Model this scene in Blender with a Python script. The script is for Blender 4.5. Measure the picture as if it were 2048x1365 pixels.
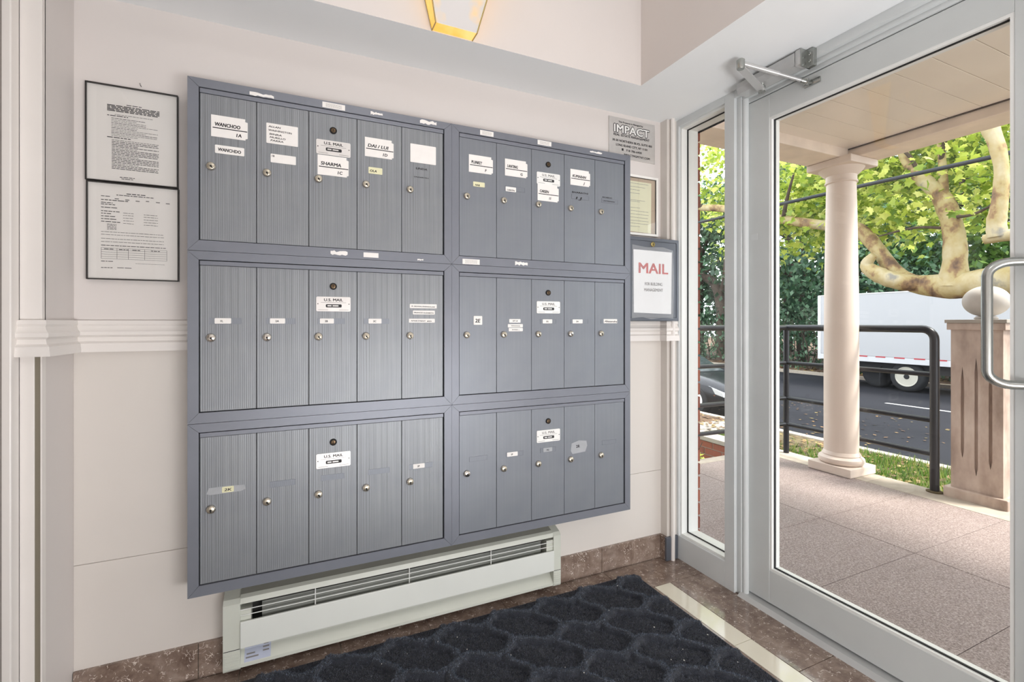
import bpy, bmesh, math, random
import numpy as np
from mathutils import Vector, Matrix, Euler

for o in list(bpy.data.objects):
    bpy.data.objects.remove(o, do_unlink=True)
scene = bpy.context.scene
COL = scene.collection
R = math.radians
random.seed(7)
rng = np.random.default_rng(7)

# ------------------------------------------------------------------ camera, sky, sun, exposure
cam_d = bpy.data.cameras.new('camera')
cam = bpy.data.objects.new('camera', cam_d)
COL.objects.link(cam)
cam.location = (0, 0, 1.12)
cam.rotation_euler = (R(90), 0, R(-24.5))
cam_d.sensor_width = 36.0
cam_d.lens = 36.0 * 947 / 2048
cam_d.shift_y = -36.5 / 2048
cam_d.clip_start = 0.02
cam_d.clip_end = 400
scene.camera = cam

world = bpy.data.worlds.new('overcast_sky')
scene.world = world
world.use_nodes = True
wn = world.node_tree
wn.nodes['Background'].inputs['Color'].default_value = (0.90, 0.95, 1.0, 1)
wn.nodes['Background'].inputs['Strength'].default_value = 3.2

sun_d = bpy.data.lights.new('sun', 'SUN')
sun_d.energy = 7.0
sun_d.angle = R(14)
sun_d.color = (1.0, 0.96, 0.88)
sun = bpy.data.objects.new('sun', sun_d)
COL.objects.link(sun)
sun.rotation_euler = Vector((-0.35, 0.42, -0.84)).to_track_quat('-Z', 'Y').to_euler()

vs = scene.view_settings
vs.view_transform = 'Standard'
vs.look = 'None'
vs.gamma = 1.0
vs.use_curve_mapping = False
vs.exposure = 0.14

fill_d = bpy.data.lights.new('added_fill_light', 'AREA')     # added fill behind the camera to brighten soffit and walls; no real source
fill_d.shape = 'RECTANGLE'; fill_d.size = 1.7; fill_d.size_y = .9
fill_d.energy = 86.0
fill_d.color = (.97, .985, 1.0)
fill = bpy.data.objects.new('added_fill_light', fill_d)
COL.objects.link(fill)
fill.location = (.72, -1.44, .52)
fill.rotation_euler = Vector((-.10, 1, 1.10)).to_track_quat('-Z', 'Z').to_euler()

CEIL_POWER = 2.5     # the unseen lamp added in the tray (builder below)
SCONCE_POWER = 0.3

# ------------------------------------------------------------------ materials
def new_mat(name):
    m = bpy.data.materials.new(name)
    m.use_nodes = True
    nt = m.node_tree
    b = nt.nodes['Principled BSDF']
    return m, nt, b

def coords(nt, scale=(1, 1, 1), kind='Object'):
    tc = nt.nodes.new('ShaderNodeTexCoord')
    mp = nt.nodes.new('ShaderNodeMapping')
    mp.inputs['Scale'].default_value = scale
    nt.links.new(tc.outputs[kind], mp.inputs['Vector'])
    return mp.outputs['Vector']

def noise(nt, vec, scale=5, detail=4, rough=.55):
    n = nt.nodes.new('ShaderNodeTexNoise')
    n.inputs['Scale'].default_value = scale
    n.inputs['Detail'].default_value = detail
    n.inputs['Roughness'].default_value = rough
    nt.links.new(vec, n.inputs['Vector'])
    return n.outputs['Fac']

def ramp(nt, fac, stops):
    r = nt.nodes.new('ShaderNodeValToRGB')
    el = r.color_ramp.elements
    while len(el) < len(stops):
        el.new(0.5)
    for e, (p, c) in zip(el, stops):
        e.position = p
        e.color = (*c, 1) if len(c) == 3 else c
    nt.links.new(fac, r.inputs['Fac'])
    return r.outputs['Color']

def bump(nt, b, height, strength=.2, dist=.01):
    bp = nt.nodes.new('ShaderNodeBump')
    bp.inputs['Strength'].default_value = strength
    bp.inputs['Distance'].default_value = dist
    nt.links.new(height, bp.inputs['Height'])
    nt.links.new(bp.outputs['Normal'], b.inputs['Normal'])

def srgb(r, g, b):
    f = lambda c: (c / 255 / 12.92) if c / 255 <= .04045 else ((c / 255 + .055) / 1.055) ** 2.4
    return (f(r), f(g), f(b))

M = {}
def plain(name, col, rough=.5, metal=0.0, var=.06, scale=6, vscale=(1, 1, 1), bmp=0.0, bscale=60, coat=0, spec=.5):
    """procedural paint / metal / paper: a base colour with gentle mottling and fine relief"""
    m, nt, b = new_mat(name)
    v = coords(nt, vscale)
    f = noise(nt, v, scale, 5)
    lo = tuple(max(0, c * (1 - var)) for c in col)
    hi = tuple(min(1, c * (1 + var)) for c in col)
    nt.links.new(ramp(nt, f, [(.3, lo), (.7, hi)]), b.inputs['Base Color'])
    b.inputs['Roughness'].default_value = rough
    b.inputs['Metallic'].default_value = metal
    b.inputs['Specular IOR Level'].default_value = spec
    b.inputs['Coat Weight'].default_value = coat
    if bmp:
        bump(nt, b, noise(nt, v, bscale, 3), bmp, .004)
    M[name] = m
    return m

plain('wall_paint', srgb(220, 213, 209), .55, var=.015, scale=3, bmp=.05, bscale=40)
plain('panel_paint', srgb(220, 213, 206), .42, var=.02, scale=2.2, bmp=.03, bscale=30)
plain('ceiling_paint', srgb(244, 246, 247), .6, var=.012, scale=2)
plain('trim_paint', srgb(232, 226, 221), .35, var=.02, scale=5)
plain('groove_shade', srgb(128, 120, 104), .6)
plain('taupe_paint', srgb(132, 124, 118), .45, var=.03)
plain('grey_frame', srgb(210, 213, 213), .38, var=.03, scale=7, spec=.4)
plain('grey_frame_door', srgb(206, 209, 208), .40, var=.03, scale=5, spec=.4)
plain('bead_white', srgb(235, 235, 232), .3, var=.01)  # on the glazing beads, white stands in for light on their side faces
plain('gasket', srgb(26, 27, 28), .6)
plain('mail_frame', srgb(122, 125, 134), .4, .25, var=.035, scale=9)
plain('mail_inside', srgb(20, 20, 22), .8)
plain('card_white', srgb(240, 236, 232), .6, var=.02, scale=40)
plain('card_yellow', srgb(226, 222, 184), .6, var=.04, scale=60)
plain('plate_metal', srgb(212, 208, 205), .35, .5, var=.04, scale=30)
plain('plate_bright', srgb(240, 239, 236), .35, .1, var=.02, scale=30)
plain('ink', srgb(38, 36, 38), .6)
plain('ink_faded', srgb(128, 124, 122), .6)
plain('ink_red', srgb(192, 52, 42), .6, var=.30, scale=25)
plain('tape', srgb(170, 172, 176), .2, var=.05, scale=40)
plain('slot_shade', srgb(122, 124, 133), .4, .3)
plain('chrome', srgb(205, 200, 192), .18, 1.0, var=.04, scale=60)
plain('lock_worn', srgb(186, 178, 162), .3, .8, var=.12, scale=90)
plain('brass', srgb(200, 180, 120), .25, 1.0, var=.05, scale=60)
plain('keyhole', srgb(14, 12, 12), .7)
plain('old_lock', srgb(96, 78, 58), .35, .8, var=.2, scale=120)
plain('paper_grey', srgb(230, 224, 220), .45, var=.015, scale=6)
plain('paper_white', srgb(240, 240, 240), .5, var=.02, scale=12)
plain('paper_cream', srgb(228, 224, 196), .6, var=.03, scale=12)
plain('mount_tan', srgb(186, 166, 146), .6, var=.10, scale=9)
plain('thin_frame', srgb(34, 30, 28), .4)
plain('white_frame', srgb(246, 243, 238), .35, var=.01)
plain('drop_box', srgb(98, 102, 110), .42, .3, var=.03, scale=8)
plain('heater_white', srgb(222, 224, 218), .36, var=.02, scale=5)
plain('heater_cream', srgb(205, 207, 196), .4, var=.03, scale=6)
plain('heater_top_shaded', srgb(150, 150, 140), .45, var=.05, scale=9)  # darker than the casing: shade under the mailboxes put into the colour
plain('heater_fin', srgb(140, 142, 136), .45, .5, var=.06, scale=20)
plain('heater_dark', srgb(40, 40, 38), .7)
plain('label_blue', srgb(184, 190, 208), .5, var=.05, scale=40)
plain('closer_metal', srgb(196, 196, 195), .33, .35, var=.03, scale=8)
plain('steel_pull', srgb(168, 170, 166), .26, .85, var=.05, scale=12)
plain('pull_backlit', srgb(70, 72, 74), .4, .5)  # dark tone paints in the backlit look of the outer handle
plain('cream_tile', srgb(232, 226, 208), .08, var=.02, scale=3, coat=.3)
plain('grout', srgb(176, 164, 150), .8, var=.1, scale=60)
plain('kerb_stone', srgb(168, 157, 143), .8, var=.12, scale=14, bmp=.3, bscale=80)
plain('column_paint', srgb(218, 202, 189), .5, var=.07, scale=3, vscale=(1, 1, .35), bmp=.05)
plain('porch_paint', srgb(240, 230, 218), .3, var=.04, scale=3)
plain('beam_paint', srgb(232, 216, 200), .6, var=.09, scale=7, bmp=.25, bscale=30)
plain('ball_stone', srgb(182, 175, 167), .6, var=.10, scale=8)
plain('rail_black', srgb(34, 35, 40), .32, .2, var=.1, scale=8)
plain('mortar', srgb(150, 140, 130), .9, var=.1, scale=60)
plain('cable', srgb(36, 40, 46), .6)
plain('truck_white', srgb(176, 176, 179), .4, var=.02, scale=1)
plain('truck_trim', srgb(205, 205, 208), .4, .3, var=.04)
plain('truck_red', srgb(178, 50, 60), .4)
plain('tyre', srgb(30, 31, 34), .8, var=.1)
plain('rim', srgb(190, 186, 174), .4, var=.03)
plain('underbody', srgb(28, 29, 32), .8)
plain('car_paint', srgb(14, 17, 26), .22, .2, var=.05, coat=.2)
plain('car_glass', srgb(38, 46, 50), .08, .0, var=.2, scale=3)
plain('lamp_clear', srgb(215, 220, 225), .1, .4)
plain('lamp_amber', srgb(220, 120, 50), .2)
plain('lane_white', srgb(190, 190, 190), .7)
plain('mulch', srgb(90, 68, 48), .95, var=.45, scale=18, bmp=.8, bscale=40)
plain('concrete', srgb(160, 152, 142), .85, var=.08, scale=10)
plain('soil', srgb(96, 84, 58), .95, var=.35, scale=8)
plain('bark_dark', srgb(74, 62, 52), .9, var=.3, scale=12, bmp=.6, bscale=20)
plain('fleck', srgb(235, 233, 228), .7)

def glass_mat():
    m, nt, b = new_mat('clear_glass')
    nt.nodes.remove(b)
    out = nt.nodes['Material Output']
    tr = nt.nodes.new('ShaderNodeBsdfTransparent')
    tr.inputs['Color'].default_value = (.992, .997, .995, 1)
    gl = nt.nodes.new('ShaderNodeBsdfGlossy')
    gl.inputs['Roughness'].default_value = .0
    lw = nt.nodes.new('ShaderNodeLayerWeight')
    pw = nt.nodes.new('ShaderNodeMath'); pw.operation = 'POWER'; pw.inputs[1].default_value = 5
    fr = nt.nodes.new('ShaderNodeMath'); fr.operation = 'MULTIPLY_ADD'
    fr.inputs[1].default_value = .95; fr.inputs[2].default_value = .03
    nt.links.new(lw.outputs['Facing'], pw.inputs[0]); nt.links.new(pw.outputs[0], fr.inputs[0])
    mx = nt.nodes.new('ShaderNodeMixShader')
    nt.links.new(fr.outputs[0], mx.inputs[0])
    nt.links.new(tr.outputs[0], mx.inputs[1])
    nt.links.new(gl.outputs[0], mx.inputs[2])
    nt.links.new(mx.outputs[0], out.inputs['Surface'])
    M['glass'] = m
glass_mat()

def sleeve_mat():
    m, nt, b = new_mat('clear_sleeve')
    b.inputs['Base Color'].default_value = (.85, .86, .88, 1)
    b.inputs['Roughness'].default_value = .15
    b.inputs['Alpha'].default_value = .13
    bump(nt, b, noise(nt, coords(nt, (8, 8, 3)), 3, 3), .5, .01)
    M['sleeve'] = m
sleeve_mat()

def ribbed():
    """ribbed aluminium mailbox door: fine vertical flutes"""
    for nm, base in (('mail_door', srgb(134, 137, 141)), ('mail_door_smooth', srgb(128, 132, 139))):
        m, nt, b = new_mat(nm)
        v = coords(nt, (520, 520, 1.6))
        f1 = noise(nt, v, 1.0, 3, .6)
        f2 = noise(nt, coords(nt), 7, 3)
        k = .24 if nm == 'mail_door' else .06
        c1 = ramp(nt, f1, [(.32, tuple(c * (1 - k) for c in base)), (.68, tuple(c * (1 + k) for c in base))])
        mix = nt.nodes.new('ShaderNodeMixRGB'); mix.blend_type = 'MULTIPLY'; mix.inputs[0].default_value = 1
        nt.links.new(c1, mix.inputs[1])
        nt.links.new(ramp(nt, f2, [(.3, (.93, .93, .95)), (.7, (1.04, 1.04, 1.02))]), mix.inputs[2])
        nt.links.new(mix.outputs[0], b.inputs['Base Color'])
        b.inputs['Metallic'].default_value = .3
        b.inputs['Roughness'].default_value = .42
        w = nt.nodes.new('ShaderNodeTexWave'); w.wave_type = 'BANDS'; w.bands_direction = 'X'
        w.inputs['Scale'].default_value = 55
        nt.links.new(coords(nt), w.inputs['Vector'])
        bump(nt, b, w.outputs['Fac'], .12 if nm == 'mail_door' else .03, .002)
        M[nm] = m
ribbed()

def marble():
    m, nt, b = new_mat('brown_marble')
    v = coords(nt)
    wob = nt.nodes.new('ShaderNodeTexNoise'); wob.inputs['Scale'].default_value = 9
    nt.links.new(v, wob.inputs['Vector'])
    mixv = nt.nodes.new('ShaderNodeMixRGB'); mixv.inputs[0].default_value = .09
    nt.links.new(v, mixv.inputs[1]); nt.links.new(wob.outputs['Color'], mixv.inputs[2])
    base = ramp(nt, noise(nt, mixv.outputs[0], 12, 9, .7), [(.25, srgb(86, 66, 56)), (.5, srgb(138, 119, 107)), (.75, srgb(176, 160, 148))])
    # pale fossil squiggles: thin level lines of one noise, gated by another
    n1 = noise(nt, v, 75, 1, .4)
    fl = ramp(nt, n1, [(.470, (0, 0, 0)), (.492, (1, 1, 1)), (.508, (1, 1, 1)), (.530, (0, 0, 0))])
    gate = ramp(nt, noise(nt, v, 48, 2), [(.52, (0, 0, 0)), (.60, (1, 1, 1))])
    mu = nt.nodes.new('ShaderNodeMixRGB'); mu.blend_type = 'MULTIPLY'; mu.inputs[0].default_value = 1
    nt.links.new(fl, mu.inputs[1]); nt.links.new(gate, mu.inputs[2])
    mx = nt.nodes.new('ShaderNodeMixRGB')
    nt.links.new(mu.outputs[0], mx.inputs[0]); nt.links.new(base, mx.inputs[1])
    mx.inputs[2].default_value = (*srgb(222, 208, 196), 1)
    nt.links.new(mx.outputs[0], b.inputs['Base Color'])
    b.inputs['Roughness'].default_value = .13
    b.inputs['Coat Weight'].default_value = .25
    M['marble'] = m
marble()

def granite():
    m, nt, b = new_mat('porch_granite')
    v = coords(nt)
    f = noise(nt, v, 150, 5, .8)
    c = ramp(nt, f, [(.32, srgb(92, 77, 72)), (.5, srgb(140, 125, 120)), (.66, srgb(186, 174, 168))])
    g = ramp(nt, noise(nt, v, 1.4, 4), [(.3, (.86, .84, .84)), (.7, (1.06, 1.05, 1.05))])
    mu = nt.nodes.new('ShaderNodeMixRGB'); mu.blend_type = 'MULTIPLY'; mu.inputs[0].default_value = 1
    nt.links.new(c, mu.inputs[1]); nt.links.new(g, mu.inputs[2])
    nt.links.new(mu.outputs[0], b.inputs['Base Color'])
    b.inputs['Roughness'].default_value = .6
    bump(nt, b, f, .18, .003)
    M['granite'] = m
granite()

def sandstone():
    m, nt, b = new_mat('pier_stone')
    v = coords(nt, (1, 1, .45))
    c = ramp(nt, noise(nt, v, 7, 6, .6), [(.25, srgb(138, 118, 106)), (.5, srgb(184, 164, 150)), (.75, srgb(212, 196, 182))])
    nt.links.new(c, b.inputs['Base Color'])
    b.inputs['Roughness'].default_value = .75
    M['pier_stone'] = m
sandstone()

def asphalt():
    m, nt, b = new_mat('asphalt')
    v = coords(nt)
    c = ramp(nt, noise(nt, v, 45, 6, .8), [(.3, srgb(28, 29, 34)), (.7, srgb(42, 43, 49))])
    g = ramp(nt, noise(nt, coords(nt, (.5, .08, 1)), 2.0, 3), [(.35, (.82, .82, .84)), (.65, (1.08, 1.08, 1.08))])
    mu = nt.nodes.new('ShaderNodeMixRGB'); mu.blend_type = 'MULTIPLY'; mu.inputs[0].default_value = 1
    nt.links.new(c, mu.inputs[1]); nt.links.new(g, mu.inputs[2])
    nt.links.new(mu.outputs[0], b.inputs['Base Color'])
    b.inputs['Roughness'].default_value = .9
    b.inputs['Specular IOR Level'].default_value = .15
    M['asphalt'] = m
asphalt()

def brick():
    m, nt, b = new_mat('red_brick')
    oi = nt.nodes.new('ShaderNodeObjectInfo')
    c = ramp(nt, oi.outputs['Random'], [(0, srgb(124, 62, 46)), (1, srgb(160, 88, 64))])
    g = ramp(nt, noise(nt, coords(nt), 40, 4), [(.3, (.8, .8, .8)), (.7, (1.1, 1.1, 1.1))])
    mu = nt.nodes.new('ShaderNodeMixRGB'); mu.blend_type = 'MULTIPLY'; mu.inputs[0].default_value = 1
    nt.links.new(c, mu.inputs[1]); nt.links.new(g, mu.inputs[2])
    nt.links.new(mu.outputs[0], b.inputs['Base Color'])
    b.inputs['Roughness'].default_value = .85
    M['brick'] = m
brick()

def rug_mat():
    m, nt, b = new_mat('charcoal_pile')
    v = coords(nt)
    c = ramp(nt, noise(nt, v, 260, 4, .8), [(.3, srgb(26, 28, 36)), (.55, srgb(44, 48, 58)), (.75, srgb(78, 84, 98))])
    nt.links.new(c, b.inputs['Base Color'])
    b.inputs['Roughness'].default_value = .95
    b.inputs['Sheen Weight'].default_value = .15
    b.inputs['Sheen Roughness'].default_value = .5
    bump(nt, b, noise(nt, v, 300, 3, .7), .9, .006)
    M['rug'] = m
rug_mat()

def sycamore_bark():
    m, nt, b = new_mat('sycamore_bark')
    v = coords(nt, (1, 1, .8))
    c = ramp(nt, noise(nt, v, 3.4, 5, .6), [(.34, srgb(92, 70, 56)), (.42, srgb(136, 108, 76)), (.47, srgb(164, 146, 100)), (.62, srgb(178, 165, 134)), (.70, srgb(134, 130, 121))])
    nt.links.new(c, b.inputs['Base Color'])
    b.inputs['Roughness'].default_value = .75
    bump(nt, b, noise(nt, v, 14, 4), .3, .02)
    M['sycamore'] = m
sycamore_bark()

def leaf_mat(name, stops, transl=.45):
    m, nt, b = new_mat(name)
    out = nt.nodes['Material Output']
    g = nt.nodes.new('ShaderNodeNewGeometry')
    oi = nt.nodes.new('ShaderNodeObjectInfo')
    ad = nt.nodes.new('ShaderNodeMath'); ad.operation = 'ADD'
    fr = nt.nodes.new('ShaderNodeMath'); fr.operation = 'FRACT'
    nt.links.new(g.outputs['Random Per Island'], ad.inputs[0])
    nt.links.new(oi.outputs['Random'], ad.inputs[1])
    nt.links.new(ad.outputs[0], fr.inputs[0])
    c = ramp(nt, fr.outputs[0], stops)
    nt.links.new(c, b.inputs['Base Color'])
    b.inputs['Roughness'].default_value = .45
    tl = nt.nodes.new('ShaderNodeBsdfTranslucent')
    nt.links.new(c, tl.inputs['Color'])
    mx = nt.nodes.new('ShaderNodeMixShader')
    mx.inputs[0].default_value = transl
    nt.links.new(b.outputs[0], mx.inputs[1]); nt.links.new(tl.outputs[0], mx.inputs[2])
    nt.links.new(mx.outputs[0], out.inputs['Surface'])
    M[name] = m
leaf_mat('leaf_syc', [(0, srgb(96, 124, 44)), (.3, srgb(146, 170, 62)), (.65, srgb(196, 208, 92)), (1, srgb(236, 236, 150))], .5)
leaf_mat('leaf_mid', [(0, srgb(58, 92, 44)), (.5, srgb(92, 128, 58)), (1, srgb(136, 168, 78))], .35)
leaf_mat('leaf_dark', [(0, srgb(42, 72, 52)), (.5, srgb(68, 104, 72)), (1, srgb(124, 156, 124))], .3)
leaf_mat('grass_blade', [(0, srgb(66, 98, 30)), (.6, srgb(98, 130, 44)), (1, srgb(146, 148, 76))], .35)
leaf_mat('rug_fibre', [(0, srgb(18, 19, 27)), (.5, srgb(56, 60, 73)), (1, srgb(124, 130, 146))], .1)
leaf_mat('rug_fibre_ridge_lit', [(0, srgb(56, 64, 78)), (.6, srgb(94, 104, 120)), (1, srgb(148, 158, 176))], .1)  # paler fibre: light caught on the ridges put into the colour
leaf_mat('litter', [(0, srgb(86, 62, 40)), (.5, srgb(132, 100, 66)), (1, srgb(164, 146, 88))], .2)

def alabaster():
    for nm, c0, c1, e in (('alabaster_side', srgb(212, 208, 206), srgb(250, 208, 138), .06), ('alabaster_glow', srgb(255, 214, 130), srgb(250, 190, 84), .62)):
        m, nt, b = new_mat(nm)
        v = coords(nt)
        c = ramp(nt, noise(nt, v, 7, 3), [(.54, c0), (.68, c1)] if nm == 'alabaster_side' else [(.42, c0), (.62, c1)])
        nt.links.new(c, b.inputs['Base Color'])
        nt.links.new(c, b.inputs['Emission Color'])
        b.inputs['Emission Strength'].default_value = e
        b.inputs['Roughness'].default_value = .3
        M[nm] = m
alabaster()
m, nt, b = new_mat('added_lamp_diffuser')
b.inputs['Base Color'].default_value = (1, .97, .92, 1)
b.inputs['Emission Color'].default_value = (1, .95, .88, 1)
b.inputs['Emission Strength'].default_value = 2.0
M['added_lamp_diffuser'] = m

# ------------------------------------------------------------------ mesh builder
_text = {}
def text_geo(s, shear=0.0):
    key = (s, shear)
    if key in _text:
        return _text[key]
    cu = bpy.data.curves.new('t', 'FONT')
    cu.body = s
    cu.size = 1.0
    cu.shear = shear
    cu.resolution_u = 2
    ob = bpy.data.objects.new('t', cu)
    COL.objects.link(ob)
    dg = bpy.context.evaluated_depsgraph_get()
    dg.update()
    me = ob.evaluated_get(dg).to_mesh()
    vs_ = [(v.co.x, v.co.y) for v in me.vertices]
    fs_ = [tuple(p.vertices) for p in me.polygons]
    ob.evaluated_get(dg).to_mesh_clear()
    bpy.data.objects.remove(ob, do_unlink=True)
    bpy.data.curves.remove(cu)
    x0 = min(v[0] for v in vs_); x1 = max(v[0] for v in vs_)
    _text[key] = ([(v[0] - x0, v[1]) for v in vs_], fs_, x1 - x0)
    return _text[key]

class MB:
    def __init__(s):
        s.v = []; s.f = []; s.m = []
    def add(s, vs_, fs_, mi=0):
        n = len(s.v)
        s.v += [tuple(v) for v in vs_]
        s.f += [tuple(i + n for i in f) for f in fs_]
        s.m += [mi] * len(fs_)
        return s
    def box(s, x0, x1, y0, y1, z0, z1, mi=0, bev=0.0):
        if bev:
            bm = bmesh.new()
            bmesh.ops.create_cube(bm, size=1)
            for v in bm.verts:
                v.co = ((x0 + x1) / 2 + v.co.x * (x1 - x0), (y0 + y1) / 2 + v.co.y * (y1 - y0), (z0 + z1) / 2 + v.co.z * (z1 - z0))
            bmesh.ops.bevel(bm, geom=bm.edges[:], offset=bev, segments=2, affect='EDGES', profile=.5)
            bm.verts.index_update()
            s.add([v.co[:] for v in bm.verts], [[v.index for v in f.verts] for f in bm.faces], mi)
            bm.free()
            return s
        return s.add([(x0, y0, z0), (x1, y0, z0), (x1, y1, z0), (x0, y1, z0), (x0, y0, z1), (x1, y0, z1), (x1, y1, z1), (x0, y1, z1)],
                     [(0, 3, 2, 1), (4, 5, 6, 7), (0, 1, 5, 4), (1, 2, 6, 5), (2, 3, 7, 6), (3, 0, 4, 7)], mi)
    def prism(s, poly, axis, a, b, mi=0):
        """polygon in the two other axes (cyclic order) extruded along axis from a to b"""
        n = len(poly)
        def P(p, t):
            return {'x': (t, p[0], p[1]), 'y': (p[0], t, p[1]), 'z': (p[0], p[1], t)}[axis]
        vs_ = [P(p, a) for p in poly] + [P(p, b) for p in poly]
        fs_ = [tuple(range(n - 1, -1, -1)), tuple(range(n, 2 * n))] + [(i, (i + 1) % n, n + (i + 1) % n, n + i) for i in range(n)]
        return s.add(vs_, fs_, mi)
    def tube(s, pts, rad, n=10, mi=0, cap=True):
        pts = [Vector(p) for p in pts]
        if not hasattr(rad, '__len__'):
            rad = [rad] * len(pts)
        vs_ = []; prev = None
        for i, p in enumerate(pts):
            d = (pts[min(i + 1, len(pts) - 1)] - pts[max(i - 1, 0)]).normalized()
            if prev is None:
                u = d.orthogonal().normalized()
            else:
                u = (prev - d * prev.dot(d)).normalized()
            prev = u
            w = d.cross(u)
            for k in range(n):
                a = 2 * math.pi * k / n
                vs_.append(p + (u * math.cos(a) + w * math.sin(a)) * rad[i])
        fs_ = []
        for i in range(len(pts) - 1):
            for k in range(n):
                fs_.append((i * n + k, i * n + (k + 1) % n, (i + 1) * n + (k + 1) % n, (i + 1) * n + k))
        if cap:
            fs_.append(tuple(range(n - 1, -1, -1)))
            fs_.append(tuple((len(pts) - 1) * n + k for k in range(n)))
        return s.add(vs_, fs_, mi)
    def lathe(s, prof, c, n=32, axis='z', mi=0):
        """profile of (radius, height) about a vertical ('z') or horizontal axis through c"""
        vs_ = []
        for r, h in prof:
            for k in range(n):
                a = 2 * math.pi * k / n
                p, q = r * math.cos(a), r * math.sin(a)
                if axis == 'z': vs_.append((c[0] + p, c[1] + q, c[2] + h))
                elif axis == 'y': vs_.append((c[0] + p, c[1] + h, c[2] + q))
                else: vs_.append((c[0] + h, c[1] + p, c[2] + q))
        fs_ = []
        for i in range(len(prof) - 1):
            for k in range(n):
                fs_.append((i * n + k, i * n + (k + 1) % n, (i + 1) * n + (k + 1) % n, (i + 1) * n + k))
        fs_.append(tuple(range(n - 1, -1, -1)))
        fs_.append(tuple((len(prof) - 1) * n + k for k in range(n)))
        return s.add(vs_, fs_, mi)
    def text(s, t, x, z, size, y, mi=1, width=None, center=False, shear=0.0, rot=0.0, bold=.035):
        """flat print on a surface facing -y; x,z is the baseline's start (or centre); heavy strokes are overprinted"""
        g, fs_, w = text_geo(t, shear)
        sx = size if width is None else width / max(w, 1e-6)
        W = w * sx
        ca, sa = math.cos(rot), math.sin(rot)
        e = bold * size
        offs = [(0, 0)] if bold <= 0 else [(-e, -e * .5), (e, -e * .5), (-e, e * .5), (e, e * .5)]
        for i, (ox, oz) in enumerate(offs):
            vs_ = []
            for px, py in g:
                a = px * sx - (W / 2 if center else 0) + ox
                b_ = py * size + oz
                vs_.append((x + a * ca - b_ * sa, y - i * .00002, z + a * sa + b_ * ca))
            s.add(vs_, fs_, mi)
        return s
    def scrib(s, x0, x1, z, h, y, mi=1, rnd=random):
        """one line of print too small to read: word-long bars"""
        x = x0
        while x < x1 - h:
            w = min(rnd.uniform(2.2, 7.5) * h, x1 - x)
            s.add([(x, y, z), (x + w, y, z), (x + w, y, z + h), (x, y, z + h)], [(0, 1, 2, 3)], mi)
            x += w + h * .9
        return s
    def shift(s, x, y, z):
        s.v = [(a + x, b_ + y, c + z) for a, b_, c in s.v]
        return s
    def mesh(s, name, mats, smooth=False):
        me = bpy.data.meshes.new(name)
        me.from_pydata(s.v, [], s.f)
        for m_ in (mats if isinstance(mats, (list, tuple)) else [mats]):
            me.materials.append(M[m_])
        me.polygons.foreach_set('material_index', s.m)
        me.validate()
        bm = bmesh.new(); bm.from_mesh(me)
        bmesh.ops.recalc_face_normals(bm, faces=bm.faces)
        bm.to_mesh(me); bm.free()
        if smooth:
            me.polygons.foreach_set('use_smooth', [True] * len(me.polygons))
            try:
                me.set_sharp_from_angle(angle=R(38))
            except Exception:
                pass
        me.update()
        return me
    def build(s, name, mats, parent=None, smooth=False, loc=(0, 0, 0)):
        return put(name, s.mesh(name, mats, smooth), parent, loc)

_W = {}
def put(name, me, parent=None, loc=(0, 0, 0), rot=None, scale=None):
    """link a mesh at a world location; a parent keeps its own origin"""
    o = bpy.data.objects.new(name, me)
    COL.objects.link(o)
    o.location = loc
    if rot is not None: o.rotation_euler = rot
    if scale is not None: o.scale = scale
    _W[o.name] = Vector(loc)
    if parent is not None:
        o.parent = parent
        o.matrix_parent_inverse = Matrix.Translation(-_W[parent.name])
    return o

def empty(name, loc):
    o = bpy.data.objects.new(name, None)
    COL.objects.link(o)
    o.location = loc
    o.empty_display_size = .05
    _W[o.name] = Vector(loc)
    return o

def tag(o, label, cat, group=None):
    o['label'] = label; o['category'] = cat
    if group: o['group'] = group
    return o
def struct(o, label=None, cat=None):
    o['kind'] = 'structure'
    if label: o['label'] = label
    if cat: o['category'] = cat
    return o

def molding(path, prof, mb=None, mi=0):
    """profile (distance out, z) run along a 2-D path; out is to the right of travel, corners mitred"""
    mb = mb or MB()
    P = [Vector(p) for p in path]
    ns = []
    for i in range(len(P)):
        seg = []
        if i > 0: seg.append((P[i] - P[i - 1]).normalized())
        if i < len(P) - 1: seg.append((P[i + 1] - P[i]).normalized())
        nn = [Vector((d.y, -d.x)) for d in seg]
        if len(nn) == 2:
            b_ = (nn[0] + nn[1]).normalized()
            ns.append(b_ / max(.2, b_.dot(nn[0])))
        else:
            ns.append(nn[0])
    k = len(prof)
    vs_ = [(P[i].x + ns[i].x * d, P[i].y + ns[i].y * d, z) for i in range(len(P)) for d, z in prof]
    fs_ = []
    for i in range(len(P) - 1):
        for j in range(k):
            fs_.append((i * k + j, i * k + (j + 1) % k, (i + 1) * k + (j + 1) % k, (i + 1) * k + j))
    fs_.append(tuple(range(k))); fs_.append(tuple((len(P) - 1) * k + j for j in range(k - 1, -1, -1)))
    return mb.add(vs_, fs_, mi)

# ------------------------------------------------------------------ the room
YW = 1.775            # mailbox wall
XF = 1.65             # face of the storefront frame
XD = 1.69             # face of the glass door
ZS = 2.082            # underside of the soffit

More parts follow.
